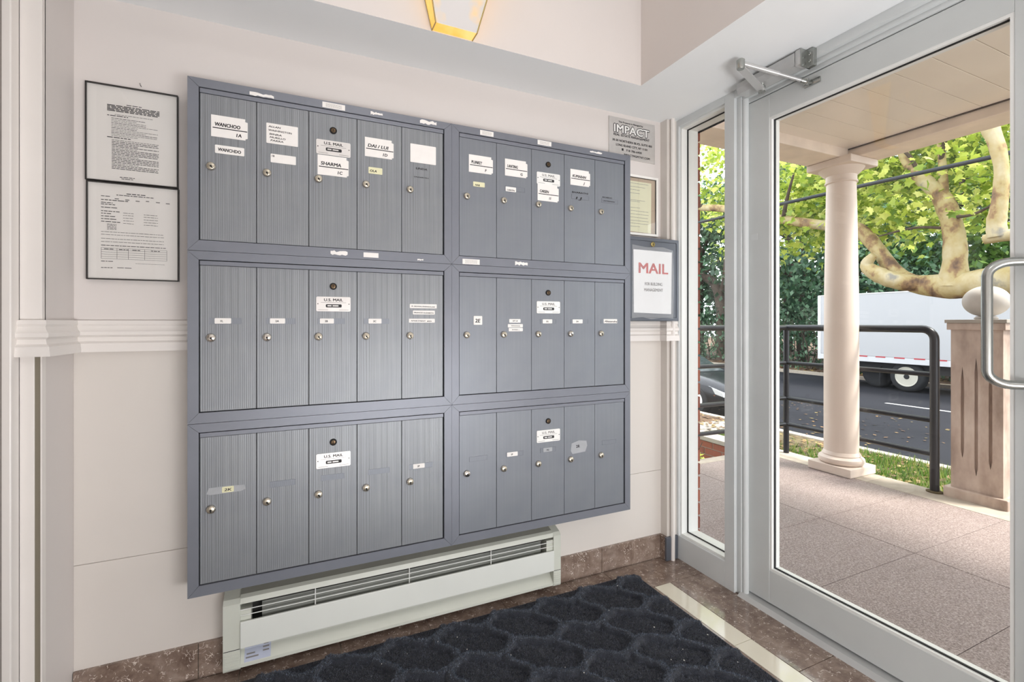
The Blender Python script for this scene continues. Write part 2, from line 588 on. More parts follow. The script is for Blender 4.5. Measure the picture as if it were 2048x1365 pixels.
# floor: grout bed with separate tiles
fl = struct(MB().box(-.9, 1.70, -1.5, 1.80, -.06, -.004).build('floor', 'grout'), 'polished brown marble floor with a cream border strip', 'floor')
def tile(x0, x1, y0, y1, mat):
    g = .0012
    MB().box(x0 + g, x1 - g, y0 + g, y1 - g, -.012, 0, bev=.0006).build('floor_tile', mat, fl)
xs = [-.9, -.775, -.47, -.165, .14, .445, .75, 1.055, 1.252, 1.695]
for a, b in zip(xs, xs[1:]):
    tile(a, b, 1.575, 1.775, 'marble')
ys = [1.575, 1.0, .39, -.22, -.83, -1.5]
for a, b in zip(ys, ys[1:]):
    tile(1.467, 1.695, b, a, 'marble')
ys = [1.575, 1.174, .774, .374, -.026, -.426, -.826, -1.5]
for a, b in zip(ys, ys[1:]):
    tile(1.381, 1.467, b, a, 'cream_tile')
for i in range(5):
    for j in range(6):
        x0, x1 = -.9 + i * .4562, -.9 + (i + 1) * .4562
        y1, y0 = 1.575 - j * .5125, 1.575 - (j + 1) * .5125
        tile(x0, x1, y0, y1, 'marble')

# mailbox wall with its lower panels
wb = struct(MB().box(-1.0, 1.70, YW, 1.95, -.05, 2.7).build('wall_back', 'wall_paint'), 'warm off-white wall behind the mailboxes', 'wall')
for z0, z1 in ((.108, .4145), (.4165, 1.045)):
    MB().box(-.586, 1.592, YW - .004, YW + .01, z0, z1, bev=.001).build('wall_panel', 'panel_paint', wb)
MB().lathe([(.0035, 0), (.0035, .003), (.001, .004)], (1.265, YW - .004, .325), 10, 'y').build('screw_hole', 'ink', wb)

# corner return beside the sidelight, and the white pipe in front of it
cr = struct(MB().box(1.592, 1.66, YW - .045, 1.95, -.05, 2.7).build('wall_return', 'panel_paint'), 'narrow wall return beside the sidelight', 'wall')
pipe = MB().tube([(1.6165, YW - .0565, 0), (1.6165, YW - .0565, ZS)], .0105, 16)
pipe.build('riser_pipe', 'trim_paint', None, True)
tag(bpy.data.objects['riser_pipe'], 'slim white vertical pipe in the corner by the sidelight', 'pipe')

# chair rail
prof = [(0, 1.127), (.012, 1.127), (.014, 1.116), (.010, 1.110), (.014, 1.100), (.020, 1.094), (.020, 1.084), (.012, 1.078),
        (.014, 1.066), (.022, 1.060), (.022, 1.053), (.024, 1.044), (.024, 1.035), (0, 1.035)]
t1 = MB()
molding([(-.6285, 1.585), (-.586, 1.585), (-.586, YW), (-.25, YW)], prof, t1)
o = struct(t1.build('trim_1', 'trim_paint', None, True), 'white moulded chair rail turning onto the pilaster', 'moulding')
t2 = MB()
molding([(1.30, YW), (1.592, YW), (1.592, YW - .045), (1.648, YW - .045)], prof, t2)
struct(t2.build('trim_2', 'trim_paint', None, True), 'white moulded chair rail beside the sidelight', 'moulding')

# pilaster on the left and the doorway next to it
pl = struct(MB().box(-.90, -.586, 1.60, YW + .02, -.05, 2.7).build('wall_left', 'wall_paint'), 'off-white pilaster at the end of the mailbox wall', 'wall')
MB().box(-.6285, -.6005, 1.585, 1.605, 0, 1.05, bev=.001).build('pilaster_board', 'trim_paint', pl)
MB().box(-.6285, -.586, 1.585, 1.605, 1.05, 2.7, bev=.001).build('pilaster_board', 'trim_paint', pl)
MB().box(-.589, -.5858, 1.585, 1.605, 0, 1.05).build('pilaster_edge', 'trim_paint', pl)
MB().box(-.6005, -.589, 1.5875, 1.606, 0, 1.05).build('groove_back', 'groove_shade', pl)  # near-flush strip coloured dark to stand in for the groove's shadow
d2 = struct(MB().box(-.72, -.66, .55, 1.548, 0, 2.06).build('door_2', 'taupe_paint'), 'taupe painted door frame at the left wall', 'door')
struct(MB().box(-.74, -.6285, 1.547, 1.585, 0, 2.15, bev=.003).build('trim_3', 'trim_paint'), 'white door casing at the left wall', 'casing')
MB().box(-.67, -.645, 1.50, 1.548, 0, 2.06, bev=.002).build('door_stop', 'taupe_paint', d2)
struct(MB().box(-.90, -.66, -1.5, .55, -.05, 2.7).build('wall_left', 'wall_paint'))
struct(MB().box(-.90, -.66, .55, 1.56, 2.06, 2.7).build('wall_left', 'wall_paint'))
struct(MB().box(-.90, -.73, .55, 1.56, 0, 2.06).build('wall_left', 'wall_paint'))
struct(MB().box(-1.0, 1.9, -1.62, -1.5, -.05, 2.7).build('wall_front', 'wall_paint'))

# ceiling: soffit ring around a raised tray
ce = struct(MB().box(-1.0, 1.9, -1.6, 1.95, 2.62, 2.74).build('ceiling', 'ceiling_paint'), 'white tray ceiling', 'ceiling')
so = MB()
so.box(-1.0, 1.86, 1.53, 1.80, ZS, 2.63)
so.box(1.272, 1.86, -1.5, 1.53, ZS, 2.63)
so.box(-1.0, -.40, -1.5, 1.53, ZS, 2.63)
so.box(-.40, 1.272, -1.5, -1.15, ZS, 2.63)
# faces towards the tray are wall paint, the undersides ceiling white
for i, f in enumerate(so.f):
    c = [so.v[k] for k in f]
    flat = max(p[2] for p in c) - min(p[2] for p in c) < 1e-6
    so.m[i] = 0 if flat else 1
struct(so.build('ceiling_soffit', ['ceiling_paint', 'wall_paint']), 'white dropped soffit along the walls', 'soffit')

# marble baseboard pieces
bbp = struct(MB().box(-.585, 1.592, YW - .006, YW, 0, .108).build('baseboard_back', 'grout'), 'polished brown marble baseboard under the mailboxes', 'baseboard')
bx = [-.585, -.28, .025, .33, .635, .94, 1.245, 1.5905]
for a, b in zip(bx, bx[1:]):
    MB().box(a + .0008, b - .0008, YW - .014, YW - .002, .002, .111, bev=.001).build('baseboard_tile', 'marble', bbp)
MB().box(1.5775, 1.592, YW - .046, YW - .0145, .002, .111, bev=.001).build('baseboard_tile', 'marble', bbp)
MB().box(1.5775, 1.648, YW - .058, YW - .0465, .002, .111, bev=.001).build('baseboard_tile', 'drop_box', bbp)

# ------------------------------------------------------------------ storefront: frame, sidelight, glass door
fr = MB()
fr.box(XF, 1.775, 1.720, 1.762, 0, ZS, bev=.0015)
fr.box(XF, 1.700, 1.716, 1.7215, 0, ZS)           # jamb by the corner
fr.box(XF, 1.775, 1.402, 1.451, 0, ZS, bev=.0015)           # mullion
fr.box(XF, 1.775, 1.451, 1.716, 2.050, ZS, bev=.0015)       # sidelight head
fr.box(XF, 1.775, 1.451, 1.716, 0, .110, bev=.0015)         # sidelight foot
struct(fr.build('trim_4', 'grey_frame'), 'grey aluminium storefront frame around the sidelight', 'frame')
fh = MB()
fh.box(XF, 1.775, .40, 1.402, 2.050, ZS, bev=.0015)
fh.box(XF + .018, 1.775, .45, 1.385, 2.036, 2.050, bev=.001)
fh.box(XF + .034, 1.775, .46, 1.372, 2.021, 2.036, bev=.001)
fh.box(XF + .014, 1.775, 1.380, 1.402, 0, 2.050, bev=.002)
fh.tube([(XF + .030, 1.372, .012), (XF + .030, 1.372, 2.036)], .0125, 18)
fh.box(XF, 1.775, .40, .466, 0, 2.050, bev=.0015)
struct(fh.build('trim_5', 'grey_frame', None, True), 'grey aluminium frame around the glass door', 'frame')
struct(MB().prism([(1.645, 0), (1.665, .012), (1.775, .014), (1.80, 0)], 'y', .40, 1.385).build('trim_6', 'closer_metal'), 'worn metal door threshold', 'threshold')
struct(MB().box(XF, 1.80, -1.5, .40, -.05, 2.7).build('wall_right', 'wall_paint'))
struct(MB().box(XF + .01, 1.86, .40, 1.80, ZS, 2.7).build('wall_right', 'wall_paint'))

def glazed(parent, y0, y1, z0, z1, xa, xg, xb, w=.011, wo=None):
    """glass with inner bead, black gasket and outer bead, in an opening y0..y1, z0..z1"""
    for nm, mat, x0, x1, t in (('glazing_bead', 'bead_white', xa, xg - .004, w), ('gasket', 'gasket', xg - .004, xg + .002, w + .0035), ('outer_bead', 'bead_white', xg + .008, xb, w + .001 if wo is None else wo)):
        mb = MB()
        mb.prism([(y0, z0), (y1, z0), (y1 - t, z0 + t), (y0 + t, z0 + t)], 'x', x0, x1)
        mb.prism([(y0, z1), (y1, z1), (y1 - t, z1 - t), (y0 + t, z1 - t)], 'x', x0, x1)
        mb.prism([(y0, z0), (y0 + t, z0 + t), (y0 + t, z1 - t), (y0, z1)], 'x', x0, x1)
        mb.prism([(y1, z0), (y1 - t, z0 + t), (y1 - t, z1 - t), (y1, z1)], 'x', x0, x1)
        mb.build(nm, mat, parent)
    MB().box(xg + .002, xg + .008, y0 + .002, y1 - .002, z0 + .002, z1 - .002).build('glass_pane', 'glass', parent)

w1 = struct(empty('window_1', (1.71, 1.58, .11)), 'narrow clear glass sidelight beside the door', 'window')
glazed(w1, 1.451, 1.718, .110, 2.050, XF + .012, 1.700, 1.772, .010, .003)

dr = struct(empty('door_1', (1.71, .92, 0)), 'grey aluminium glass entrance door', 'door')
XB = XD + .045
MB().box(XD, XB, 1.2725, 1.3675, .020, 2.017, bev=.0015).build('stile', 'grey_frame_door', dr)
MB().box(XD, XB, .478, .5755, .020, 2.017, bev=.0015).build('stile', 'grey_frame_door', dr)
MB().box(XD + .0006, XB, .5755, 1.2725, 1.9265, 2.017, bev=.0015).build('top_rail', 'grey_frame_door', dr)
MB().box(XD + .0006, XB, .5755, 1.2725, .020, .1480, bev=.0015).build('bottom_rail', 'grey_frame_door', dr)
glazed(dr, .5755, 1.2725, .148, 1.9265, XD + .002, XD + .018, XB, .009)
def pull(name, xs_, sg, mat):
    a = []
    zt, zb, ys0, ys1, p = 1.275, .962, .528, .602, .072
    path = [(0, ys0, zt)]
    for k in range(7):
        t = k / 6 * math.pi / 2
        path.append((p - .035 + .035 * math.sin(t), ys0 + (ys1 - ys0) * (1 - .0) * (1 if k == 6 else (.52 + .48 * math.sin(t))), zt - .035 + .035 * math.cos(t)))
    for k in range(7):
        t = k / 6 * math.pi / 2
        path.append((p - .035 + .035 * math.cos(t), ys0 + (ys1 - ys0) * (.52 + .48 * math.cos(t)), zb + .035 - .035 * math.sin(t)))
    path.append((0, ys0, zb))
    pts = [(xs_ + sg * q[0], q[1], q[2]) for q in path]
    h = MB().tube(pts, .0115, 16)
    for z in (zt, zb):
        h.lathe([(.021, 0), (.021, .004), (.014, .006)] if sg > 0 else [(.021, 0), (.021, -.004), (.014, -.006)], (xs_, ys0, z), 18, 'x')
    return h.build(name, mat, dr, True)
pull('pull_handle', XD, -1, 'steel_pull')
q = pull('pull_handle', XB, 1, 'pull_backlit')
q['label'] = 'outer pull handle coloured dark as a backlit silhouette'
MB().box(XD - .0008, XD, 1.325, 1.352, 1.455, 1.480).build('tape_mark', 'grey_frame', dr)

# door closer under the soffit
dc = tag(empty('door_closer', (1.62, 1.2, 2.02)), 'grey overhead door closer with folded arm above the glass door', 'door closer')
MB().prism([(XF, 2.028), (XF, 2.079), (1.612, 2.079), (1.598, 2.072), (1.594, 2.050), (1.604, 2.030)], 'y', 1.108, 1.345).build('body', 'closer_metal', dc)
MB().box(1.600, XF, 1.084, 1.108, 2.022, 2.080, bev=.006).build('end_cap', 'closer_metal', dc, True)
bp = MB().box(1.632, XF, 1.060, 1.088, 2.016, 2.078, bev=.001)
bp.box(1.600, XF, 1.083, 1.086, 2.016, 2.078)
for z in (2.035, 2.060):
    bp.lathe([(.0055, 0), (.0055, -.003), (.003, -.005)], (1.632, 1.072, z), 12, 'x')
bp.build('mounting_bracket', 'steel_pull', dc)
MB().lathe([(.013, -.010), (.013, .012), (.009, .012), (.009, .022)], (1.618, 1.250, 2.010), 18, 'z').build('pivot', 'steel_pull', dc, True)
def bar(p, q_, w, t):
    p, q_ = Vector(p), Vector(q_)
    d = (q_ - p).normalized(); n = d.cross(Vector((0, 0, 1))).normalized() * w / 2; u = Vector((0, 0, t / 2))
    vs_ = [e + a * n + b_ * u for e in (p, q_) for a, b_ in ((-1, -1), (1, -1), (1, 1), (-1, 1))]
    return MB().add(vs_, [(0, 1, 2, 3), (7, 6, 5, 4), (0, 4, 5, 1), (1, 5, 6, 2), (2, 6, 7, 3), (3, 7, 4, 0)])
EL = (1.448, 1.203, 2.050)
bar((1.622, 1.250, 2.006), (1.448, 1.203, 2.034), .026, .006).build('main_arm', 'closer_metal', dc)
MB().lathe([(.012, -.022), (.014, -.018), (.014, .010), (.010, .014)], EL, 18).build('elbow_joint', 'steel_pull', dc, True)
fa = MB().tube([EL, (1.580, 1.152, 2.016)], [.0085, .0085], 14)
fa.tube([(1.565, 1.158, 2.020), (1.660, 1.117, 1.992)], [.0058, .0058], 12)
fa.build('forearm', 'closer_metal', dc, True)
sh = MB().tube([(1.655, 1.120, 1.993), (1.672, 1.110, 1.987)], [.009, .0075], 12)
sh.tube([(1.672, 1.110, 1.975), (1.672, 1.110, 1.998)], .0065, 12)
sh.box(XD - .007, XD, 1.070, 1.130, 1.974, 1.994, bev=.003)
sh.box(1.664, XD - .004, 1.100, 1.120, 1.978, 1.990, bev=.002)
sh.build('door_shoe', 'steel_pull', dc, True)
cl = MB()
cl.scrib(0, .022, 0, .0022, 0, 0)
# tiny unreadable maker's mark on the underside of the closer body
vv = [(1.616 + v[2], 1.150 + v[0], 2.0295) for v in cl.v]
MB().add(vv, cl.f, 0).build('printed_mark', 'ink', dc)

# ------------------------------------------------------------------ lamps
# alabaster wall sconce on the tray face
sc = tag(empty('wall_sconce', (.478, 1.53, 2.085)), 'flared alabaster wall sconce with glowing amber bottom above the mailboxes', 'lamp')
zb, zt = 2.085, 2.42
xl0, xr0, xl1, xr1, yb, yf0, yf1 = .407, .548, .325, .632, 1.5295, 1.484, 1.405
def quad_slab(pts, n, t):
    n = Vector(n).normalized() * t
    a = [Vector(p) for p in pts]; b_ = [p - n for p in a]
    return MB().add(a + b_, [(0, 1, 2, 3), (7, 6, 5, 4), (0, 4, 5, 1), (1, 5, 6, 2), (2, 6, 7, 3), (3, 7, 4, 0)])
quad_slab([(xl0, yf0, zb), (xr0, yf0, zb), (xr1, yf1, zt), (xl1, yf1, zt)], (0, -1, -.25), .008).build('front_panel', 'alabaster_side', sc)
quad_slab([(xl0, yb, zb), (xl0, yf0, zb), (xl1, yf1, zt), (xl1, yb, zt)], (-1, 0, -.25), .008).build('side_panel', 'alabaster_glow', sc)
quad_slab([(xr0, yb, zb), (xr0, yf0, zb), (xr1, yf1, zt), (xr1, yb, zt)], (1, 0, -.25), .008).build('side_panel', 'alabaster_glow', sc)
quad_slab([(xl0, yb, zb), (xr0, yb, zb), (xr0, yf0, zb), (xl0, yf0, zb)], (0, 0, -1), .006).build('bottom_panel', 'alabaster_glow', sc)
br = MB()
for a, b_ in (((xl0, yf0, zb), (xl1, yf1, zt)), ((xr0, yf0, zb), (xr1, yf1, zt)), ((xl0, yb, zb), (xl0, yf0, zb)), ((xr0, yb, zb), (xr0, yf0, zb)), ((xl0, yb - .001, zb), (xl1, yb - .001, zt))):
    br.tube([a, b_], .0024, 8)
br.build('brass_edging', 'brass', sc)
pd = bpy.data.lights.new('sconce_bulb', 'POINT'); pd.energy = SCONCE_POWER; pd.color = (1, .78, .5); pd.shadow_soft_size = .03
pb = bpy.data.objects.new('sconce_bulb', pd); COL.objects.link(pb); pb.location = (.478, 1.462, 2.36)
# unseen ceiling lamp added in the tray to brighten the room
clp = tag(empty('added_ceiling_lamp', (.35, .15, 2.62)), 'unseen round white flush lamp added in the tray ceiling for light', 'lamp')
MB().lathe([(.20, 0), (.20, -.02), (.185, -.03)], (.35, .15, 2.62), 40).build('base', 'trim_paint', clp, True)
MB().lathe([(.18, -.028), (.175, -.045), (.14, -.062), (.07, -.072), (.001, -.074)], (.35, .15, 2.62), 40).build('diffuser', 'added_lamp_diffuser', clp, True)
ad = bpy.data.lights.new('added_ceiling_light', 'AREA'); ad.shape = 'DISK'; ad.size = .36; ad.energy = CEIL_POWER; ad.color = (1, .98, .96)
al = bpy.data.objects.new('added_ceiling_light', ad); COL.objects.link(al); al.location = (.35, .15, 2.535)

# ------------------------------------------------------------------ mailbox units
YF = 1.66
UW, UH, UZ = .8078, .5132, .3072
DX0, DP, DW = .0306, .1490, .1476            # first door, pitch, width
DZ0, DZ1, SZ1 = .0335, .4705, .4845
door_me = {k: MB().box(0, DW, 0, .012, 0, DZ1 - DZ0, bev=.0012).mesh('door', k) for k in ('mail_door', 'mail_door_smooth')}
def lock_mesh(kind):
    mb = MB()
    mb.lathe([(.0128, 0), (.0128, -.0045), (.0118, -.0070), (.0108, -.0078)], (0, 0, 0), 24, 'y', 2)
    mb.lathe([(.0106, -.0076), (.0100, -.0098), (.0088, -.0106)], (0, 0, 0), 22, 'y', 0)
    mb.prism([(-.0014, .002), (.0014, .002), (.0018, -.0085), (-.0010, -.0085)], 'y', -.0104, -.0110, 1)
    mb.lathe([(.0030, -.0104), (.0030, -.0111)], (0, 0, -.0012), 12, 'y', 1)
    return mb.mesh('lock', ['chrome' if kind == 'bright' else 'lock_worn', 'keyhole', 'chrome'], True)
lock_me = {k: lock_mesh(k) for k in ('worn', 'bright')}
ml = MB()
ml.lathe([(.0112, 0), (.0112, -.0030), (.0100, -.0042)], (0, 0, 0), 22, 'y', 0)
ml.lathe([(.0070, -.0040), (.0070, -.0052), (.006, -.0056)], (0, 0, 0), 18, 'y', 1)
ml.box(-.0012, .0012, -.0062, -.0050, -.0050, .0040, 0)
master_me = ml.mesh('master_lock', ['keyhole', 'old_lock'], True)

def slot_me(w):
    """window-like name slot pressed into the door: thin rim around a shallow field"""
    mb = MB(); h = .0185; t = .0010; d = -.0008
    mb.box(0, w, d, .0003, 0, t, 0); mb.box(0, w, d, .0003, h - t, h, 0)
    mb.box(0, t, d, .0003, t, h - t, 0); mb.box(w - t, w, d, .0003, t, h - t, 0)
    mb.box(t, w - t, -.0002, .0003, t, h - t, 1)
    return mb.mesh('name_slot', ['mail_frame', 'mail_door_smooth'])

def card(parent, X, Z, w, h, lines, mat='card_white', ink='ink', rule=None, notch=False, curl=0.0):
    """paper card: lines are (text, x, baseline, size, width or None, shear)"""
    mb = MB(); y = -.0009
    if notch:
        poly = [(0, 0), (w * .94, 0), (w * .94, .004), (w, .006), (w, h - .010), (w * .93, h - .008), (w * .93, h), (0, h)]
    else:
        c = .0015
        poly = [(c, 0), (w - c, 0), (w, c), (w, h - c), (w - c, h), (c, h), (0, h - c), (0, c)]
    mb.prism(poly, 'y', 0, y, 0)
    yp = y - .0002
    if rule is not None:
        mb.box(.004, w - .001, yp, y, rule, rule + .0028, 1)
    for t, x, z, size, width, sh_ in lines:
        mb.text(t, x, z, size, yp, 1, width=width, shear=sh_, rot=-.02)
    return mb.build('name_card', [mat, ink], parent, loc=(X, YF + .0035, Z))

def plate(parent, X, Z, mat, cond):
    """U.S. MAIL plate with a black maker's lozenge"""
    mb = MB(); w, h = .106, .048
    c = .003
    mb.prism([(c, 0), (w - c, 0), (w, c), (w, h - c), (w - c, h), (c, h), (0, h - c), (0, c)], 'y', 0, -.0016, 0)
    y = -.0018
    mb.text('U.S. MAIL', w / 2, .0335, .0125, y, 2 if cond else 1, width=.058, center=True)
    mb.box(.014, w - .014, y, -.0016, .0285, .0295, 2)
    mb.prism([(.031, .013), (.076, .013), (.078, .015), (.078, .0215), (.076, .0235), (.031, .0235), (.029, .0215), (.029, .015)], 'y', -.0016, -.0026, 1)
    mb.scrib(.034, .074, .0165, .0036, -.0028, 0, random.Random(3))
    for x0, x1 in ((.006, .036), (.070, .100)):
        mb.box(x0, x1, y, -.0016, .0045, .0056, 2)
    for x in (.005, .101):
        mb.lathe([(.0017, -.0016), (.0017, -.0026)], (x, 0, .0245), 8, 'y', 1)
    return mb.build('mail_plate', [mat, 'ink', 'ink_faded'], parent, loc=(X, YF + .0035, Z))

GREY = 'wall mailbox units'
SIDE = {'L': 'the framed notices', 'R': 'the sidelight'}
ROW = {2: 'top', 1: 'middle', 0: 'bottom'}
UX = {'L': -.2915, 'R': .5145}
doors = {}
for s_ in 'LR':
    for r in (2, 1, 0):
        X0, Z0 = UX[s_], UZ + UH * r
        u = tag(empty('mailbox_unit', (X0 + UW / 2, YF + .05, Z0)),
                'grey metal mailbox unit with five doors, %s of the stack beside %s' % (ROW[r], SIDE[s_]), 'mailboxes', GREY)
        g = .0006; X1, Z1 = X0 + UW, Z0 + UH
        MB().box(X0 + g, X1 - g, YF + .018, YW - .004, Z0 + g, Z1 - g).build('body', 'mail_inside', u)
        wl, wt, wb = .0287, .0262, .0318
        for poly in ([(X0 + g, Z0 + g), (X1 - g, Z0 + g), (X1 - wl - g, Z0 + wb), (X0 + wl + g, Z0 + wb)],
                     [(X0 + g, Z1 - g), (X1 - g, Z1 - g), (X1 - wl - g, Z1 - wt), (X0 + wl + g, Z1 - wt)],
                     [(X0 + g, Z0 + 2 * g), (X0 + wl, Z0 + wb + g), (X0 + wl, Z1 - wt - g), (X0 + g, Z1 - 2 * g)],
                     [(X1 - g, Z0 + 2 * g), (X1 - wl, Z0 + wb + g), (X1 - wl, Z1 - wt - g), (X1 - g, Z1 - 2 * g)]):
            MB().prism(poly, 'y', YF, YF + .022).build('frame_rail', 'mail_frame', u)
        MB().box(X0 + .0312, X1 - .0318, YF + .001, YF + .014, Z0 + .4715, Z0 + SZ1, bev=.001).build('top_strip', 'mail_frame', u)
        for i in range(5):
            dm = 'mail_door' if s_ == 'L' else 'mail_door_smooth'
            dx = X0 + DX0 + DP * i + .0005
            d = put('door', door_me[dm], u, (dx, YF + .004, Z0 + DZ0 + .0005))
            doors[s_, r, i] = (d, X0 + DX0 + DP * i, Z0)
            bright = (s_, r, i) in (('L', 1, 0), ('L', 1, 1), ('R', 1, 3), ('R', 0, 0))
            put('lock', lock_me['bright' if bright else 'worn'], d, (dx + .0285, YF + .004, Z0 + .2545), rot=(0, random.uniform(-.6, .1), 0))
            if i == 2:
                put('master_lock', master_me, d, (dx + .0735, YF + .004, Z0 + .4195))
                plate(d, dx + .0215, Z0 + .3370, 'plate_metal' if s_ == 'L' else 'plate_bright', s_ == 'R')

def C(s_, r, i, dx, dz, w, h, lines, **k):
    d, X, Z = doors[s_, r, i]
    return card(d, X + dx, Z + dz, w, h, lines, **k)
def big(s_, i, dx, dz, name, nw, apt, ax, sh=0.0):
    C(s_, 2, i, dx, dz, .096, .065, [(name, .010, .0330, .0155, nw, sh), (apt, ax, .0075, .0140, None, sh)], rule=.0255, notch=True)
# top row: large handwritten cards
big('L', 0, .029, .346, 'WANCHOO', .066, '1A', .066, .12)
C('L', 2, 0, .039, .297, .077, .025, [('WANCHDO', .008, .0075, .0135, .060, .05)])
C('L', 2, 1, .027, .349, .090, .063, [('ALLAN', .006, .0500, .0078, .034, .1), ('WASHINGTON', .006, .0385, .0078, .066, .1), ('BINRA', .009, .0265, .0078, .034, .1),
                                      ('MURILLO', .010, .0165, .0078, .044, .1), ('PARRA', .012, .0070, .0078, .036, .1)])
C('L', 2, 1, .039, .290, .072, .027, [('1B', .004, .0175, .0080, None, 0)])
big('L', 2, .026, .270, 'SHARMA', .062, '1C', .062, .1)
big('L', 3, .025, .351, 'DAI / LUI', .068, '1D', .060, .15)
C('L', 2, 3, .037, .294, .046, .022, [('OLA', .005, .0060, .0110, .022, .1)], mat='card_yellow')
C('L', 2, 4, .030, .353, .092, .065, [])
big('R', 0, .037, .347, 'PLUNKET', .042, 'F', .064, .15)
C('R', 2, 0, .054, .295, .046, .018, [('NAB', .008, .0030, .0090, .018, .1)], mat='card_yellow')
big('R', 1, .034, .352, 'LANTING', .044, 'G', .066, .1)
C('R', 2, 1, .037, .292, .044, .018, [('LANTN', .006, .0030, .0085, .032, .2)])
big('R', 2, .026, .272, 'CARSEN', .040, '1I', .052, .12)
big('R', 3, .028, .352, 'KUMARAN', .066, 'J', .062, .3)
# writing straight on the doors
def marks(s_, r, i, items, mat='ink'):
    d, X, Z = doors[s_, r, i]
    mb = MB()
    for t, dx, dz, size, width in items:
        mb.text(t, X + dx, Z + dz, size, YF + .0033, 0, width=width, shear=.1)
    return mb.build('handwriting', mat, d)
marks('L', 2, 4, [('LINDA', .050, .330, .0095, .040)])
marks('L', 2, 4, [('UNDERHILL', .043, .301, .0050, .054)], 'ink')
marks('R', 2, 3, [('BHARATHI', .036, .320, .0095, .078), ('1J', .054, .295, .0150, .030)])
marks('R', 2, 4, [('RICARDO', .037, .316, .0075, .050), ('UNTERMAN', .040, .301, .0075, .060)])
# name slots pressed into the lower doors
SL = {w: slot_me(w) for w in (.084, .072)}
for s_, r, i, dx, w in (('L', 1, 0, .024, .084), ('L', 1, 1, .026, .084), ('L', 1, 2, .026, .084), ('L', 1, 3, .022, .084), ('R', 1, 2, .038, .072), ('R', 1, 3, .030, .084), ('R', 1, 4, .030, .084),
                        ('L', 0, 1, .037, .072), ('L', 0, 2, .036, .072), ('L', 0, 3, .036, .072), ('L', 0, 4, .026, .084), ('R', 0, 0, .039, .072), ('R', 0, 2, .038, .072), ('R', 0, 4, .036, .072),
                        ('R', 2, 1, .035, .084), ('R', 2, 3, .035, .084), ('R', 2, 4, .033, .084), ('R', 0, 1, .040, .072)):
    d, X, Z = doors[s_, r, i]
    put('name_slot', SL[w], d, (X + dx, YF + .0036, Z + .2955))
def small(s_, r, i, dx, t, w=.043, mat='card_white', ink='ink'):
    C(s_, r, i, dx, .2970, w, .0165, [(t, w * .36, .0050, .0085, None, 0)], mat=mat, ink=ink)
small('L', 1, 0, .038, '1L'); small('L', 1, 1, .037, '2A'); small('L', 1, 2, .033, '2B'); small('L', 1, 3, .037, '2C')
C('L', 1, 4, .028, .351, .097, .0150, [('M. SIOVAN, EHSANULLAH', .006, .0050, .0060, .084, .1)])
C('L', 1, 4, .039, .329, .079, .0140, [('FRANCES ELIZABETH', .004, .0045, .0060, .070, .1)])
C('L', 1, 4, .025, .300, .093, .0140, [('APARTMENT  #2D', .007, .0045, .0062, .074, 0)])
C('R', 1, 0, .056, .292, .034, .0330, [('2E', .006, .0090, .0190, .020, .1)])
C('R', 1, 1, .052, .300, .048, .0140, [('APT 2F', .014, .0045, .0065, .022, 0)])
C('R', 1, 1, .046, .2815, .064, .0130, [('FERNANDEZ', .014, .0045, .0050, .038, 0)])
C('R', 1, 1, .050, .2665, .060, .0130, [('ROMERO, L', .014, .0045, .0050, .032, 0)])
small('R', 1, 2, .049, '2G'); small('R', 1, 3, .039, '2H', .048)
C('R', 1, 4, .043, .2975, .070, .0180, [('Alexandra', .004, .0050, .0110, .064, .3)])
C('L', 0, 0, .057, .299, .031, .0175, [('2K', .006, .0045, .0110, .019, .1)], mat='card_yellow')
small('L', 0, 4, .040, '2P', .041); small('R', 0, 1, .043, '2P', .045)
small('R', 0, 2, .052, '2Q', .040, mat='tape')
d, X, Z = doors['L', 0, 0]
tp = MB().prism([(0, .004), (.010, 0), (.090, .001), (.102, .006), (.099, .019), (.050, .022), (.006, .021)], 'y', 0, -.0004)
tp.build('old_tape', 'tape', d, loc=(X + .017, YF + .0038, Z + .2965))
d, X, Z = doors['R', 0, 3]
tp = MB().prism([(0, .016), (.008, .002), (.070, .006), (.080, .030), (.076, .050), (.040, .055), (.004, .046)], 'y', 0, -.0005)
tp.text('2R', .026, .026, .016, -.0007, 1)
tp.build('old_tape', ['tape', 'ink'], d, loc=(X + .030, YF + .0038, Z + .272))
# paper remains on the frames of the two upper units
upper = {s_: doors[s_, 2, 0][0].parent for s_ in 'LR'}
def sticker(s_, dx, dz, w, h, torn, printed=False):
    rr = random.Random(int(dx * 1000))
    if torn:
        n = 9
        poly = [(w * k / n, rr.uniform(0, .35) * h) for k in range(n + 1)] + [(w * k / n, h * rr.uniform(.65, 1)) for k in range(n, -1, -1)]
    else:
        poly = [(0, 0), (w, 0), (w, h), (0, h)]
    mb = MB().prism(poly, 'y', 0, -.0006, 0)
    if printed:
        for k in range(4):
            mb.scrib(w * .15, w * .85, h * (.2 + .18 * k), h * .05, -.0008, 1, rr)
    mb.build('paper_sticker', ['card_white', 'ink_faded'], upper[s_], loc=(UX[s_] + dx, YF - .0001, UZ + 2 * UH + dz))
for a in (('L', .161, .486, .067, .014, True), ('L', .369, .490, .070, .018, False, True), ('L', .521, .492, .040, .014, True), ('L', .690, .492, .060, .017, True),
          ('L', .394, .008, .053, .017, True), ('L', .498, .008, .049, .016, False), ('L', .681, .006, .021, .007, True),
          ('R', .111, .490, .054, .018, False, True), ('R', .353, .492, .062, .018, False, True), ('R', .599, .496, .060, .009, True),
          ('R', .042, .003, .067, .019, False, True), ('R', .255, .008, .054, .017, True)):
    sticker(*a)

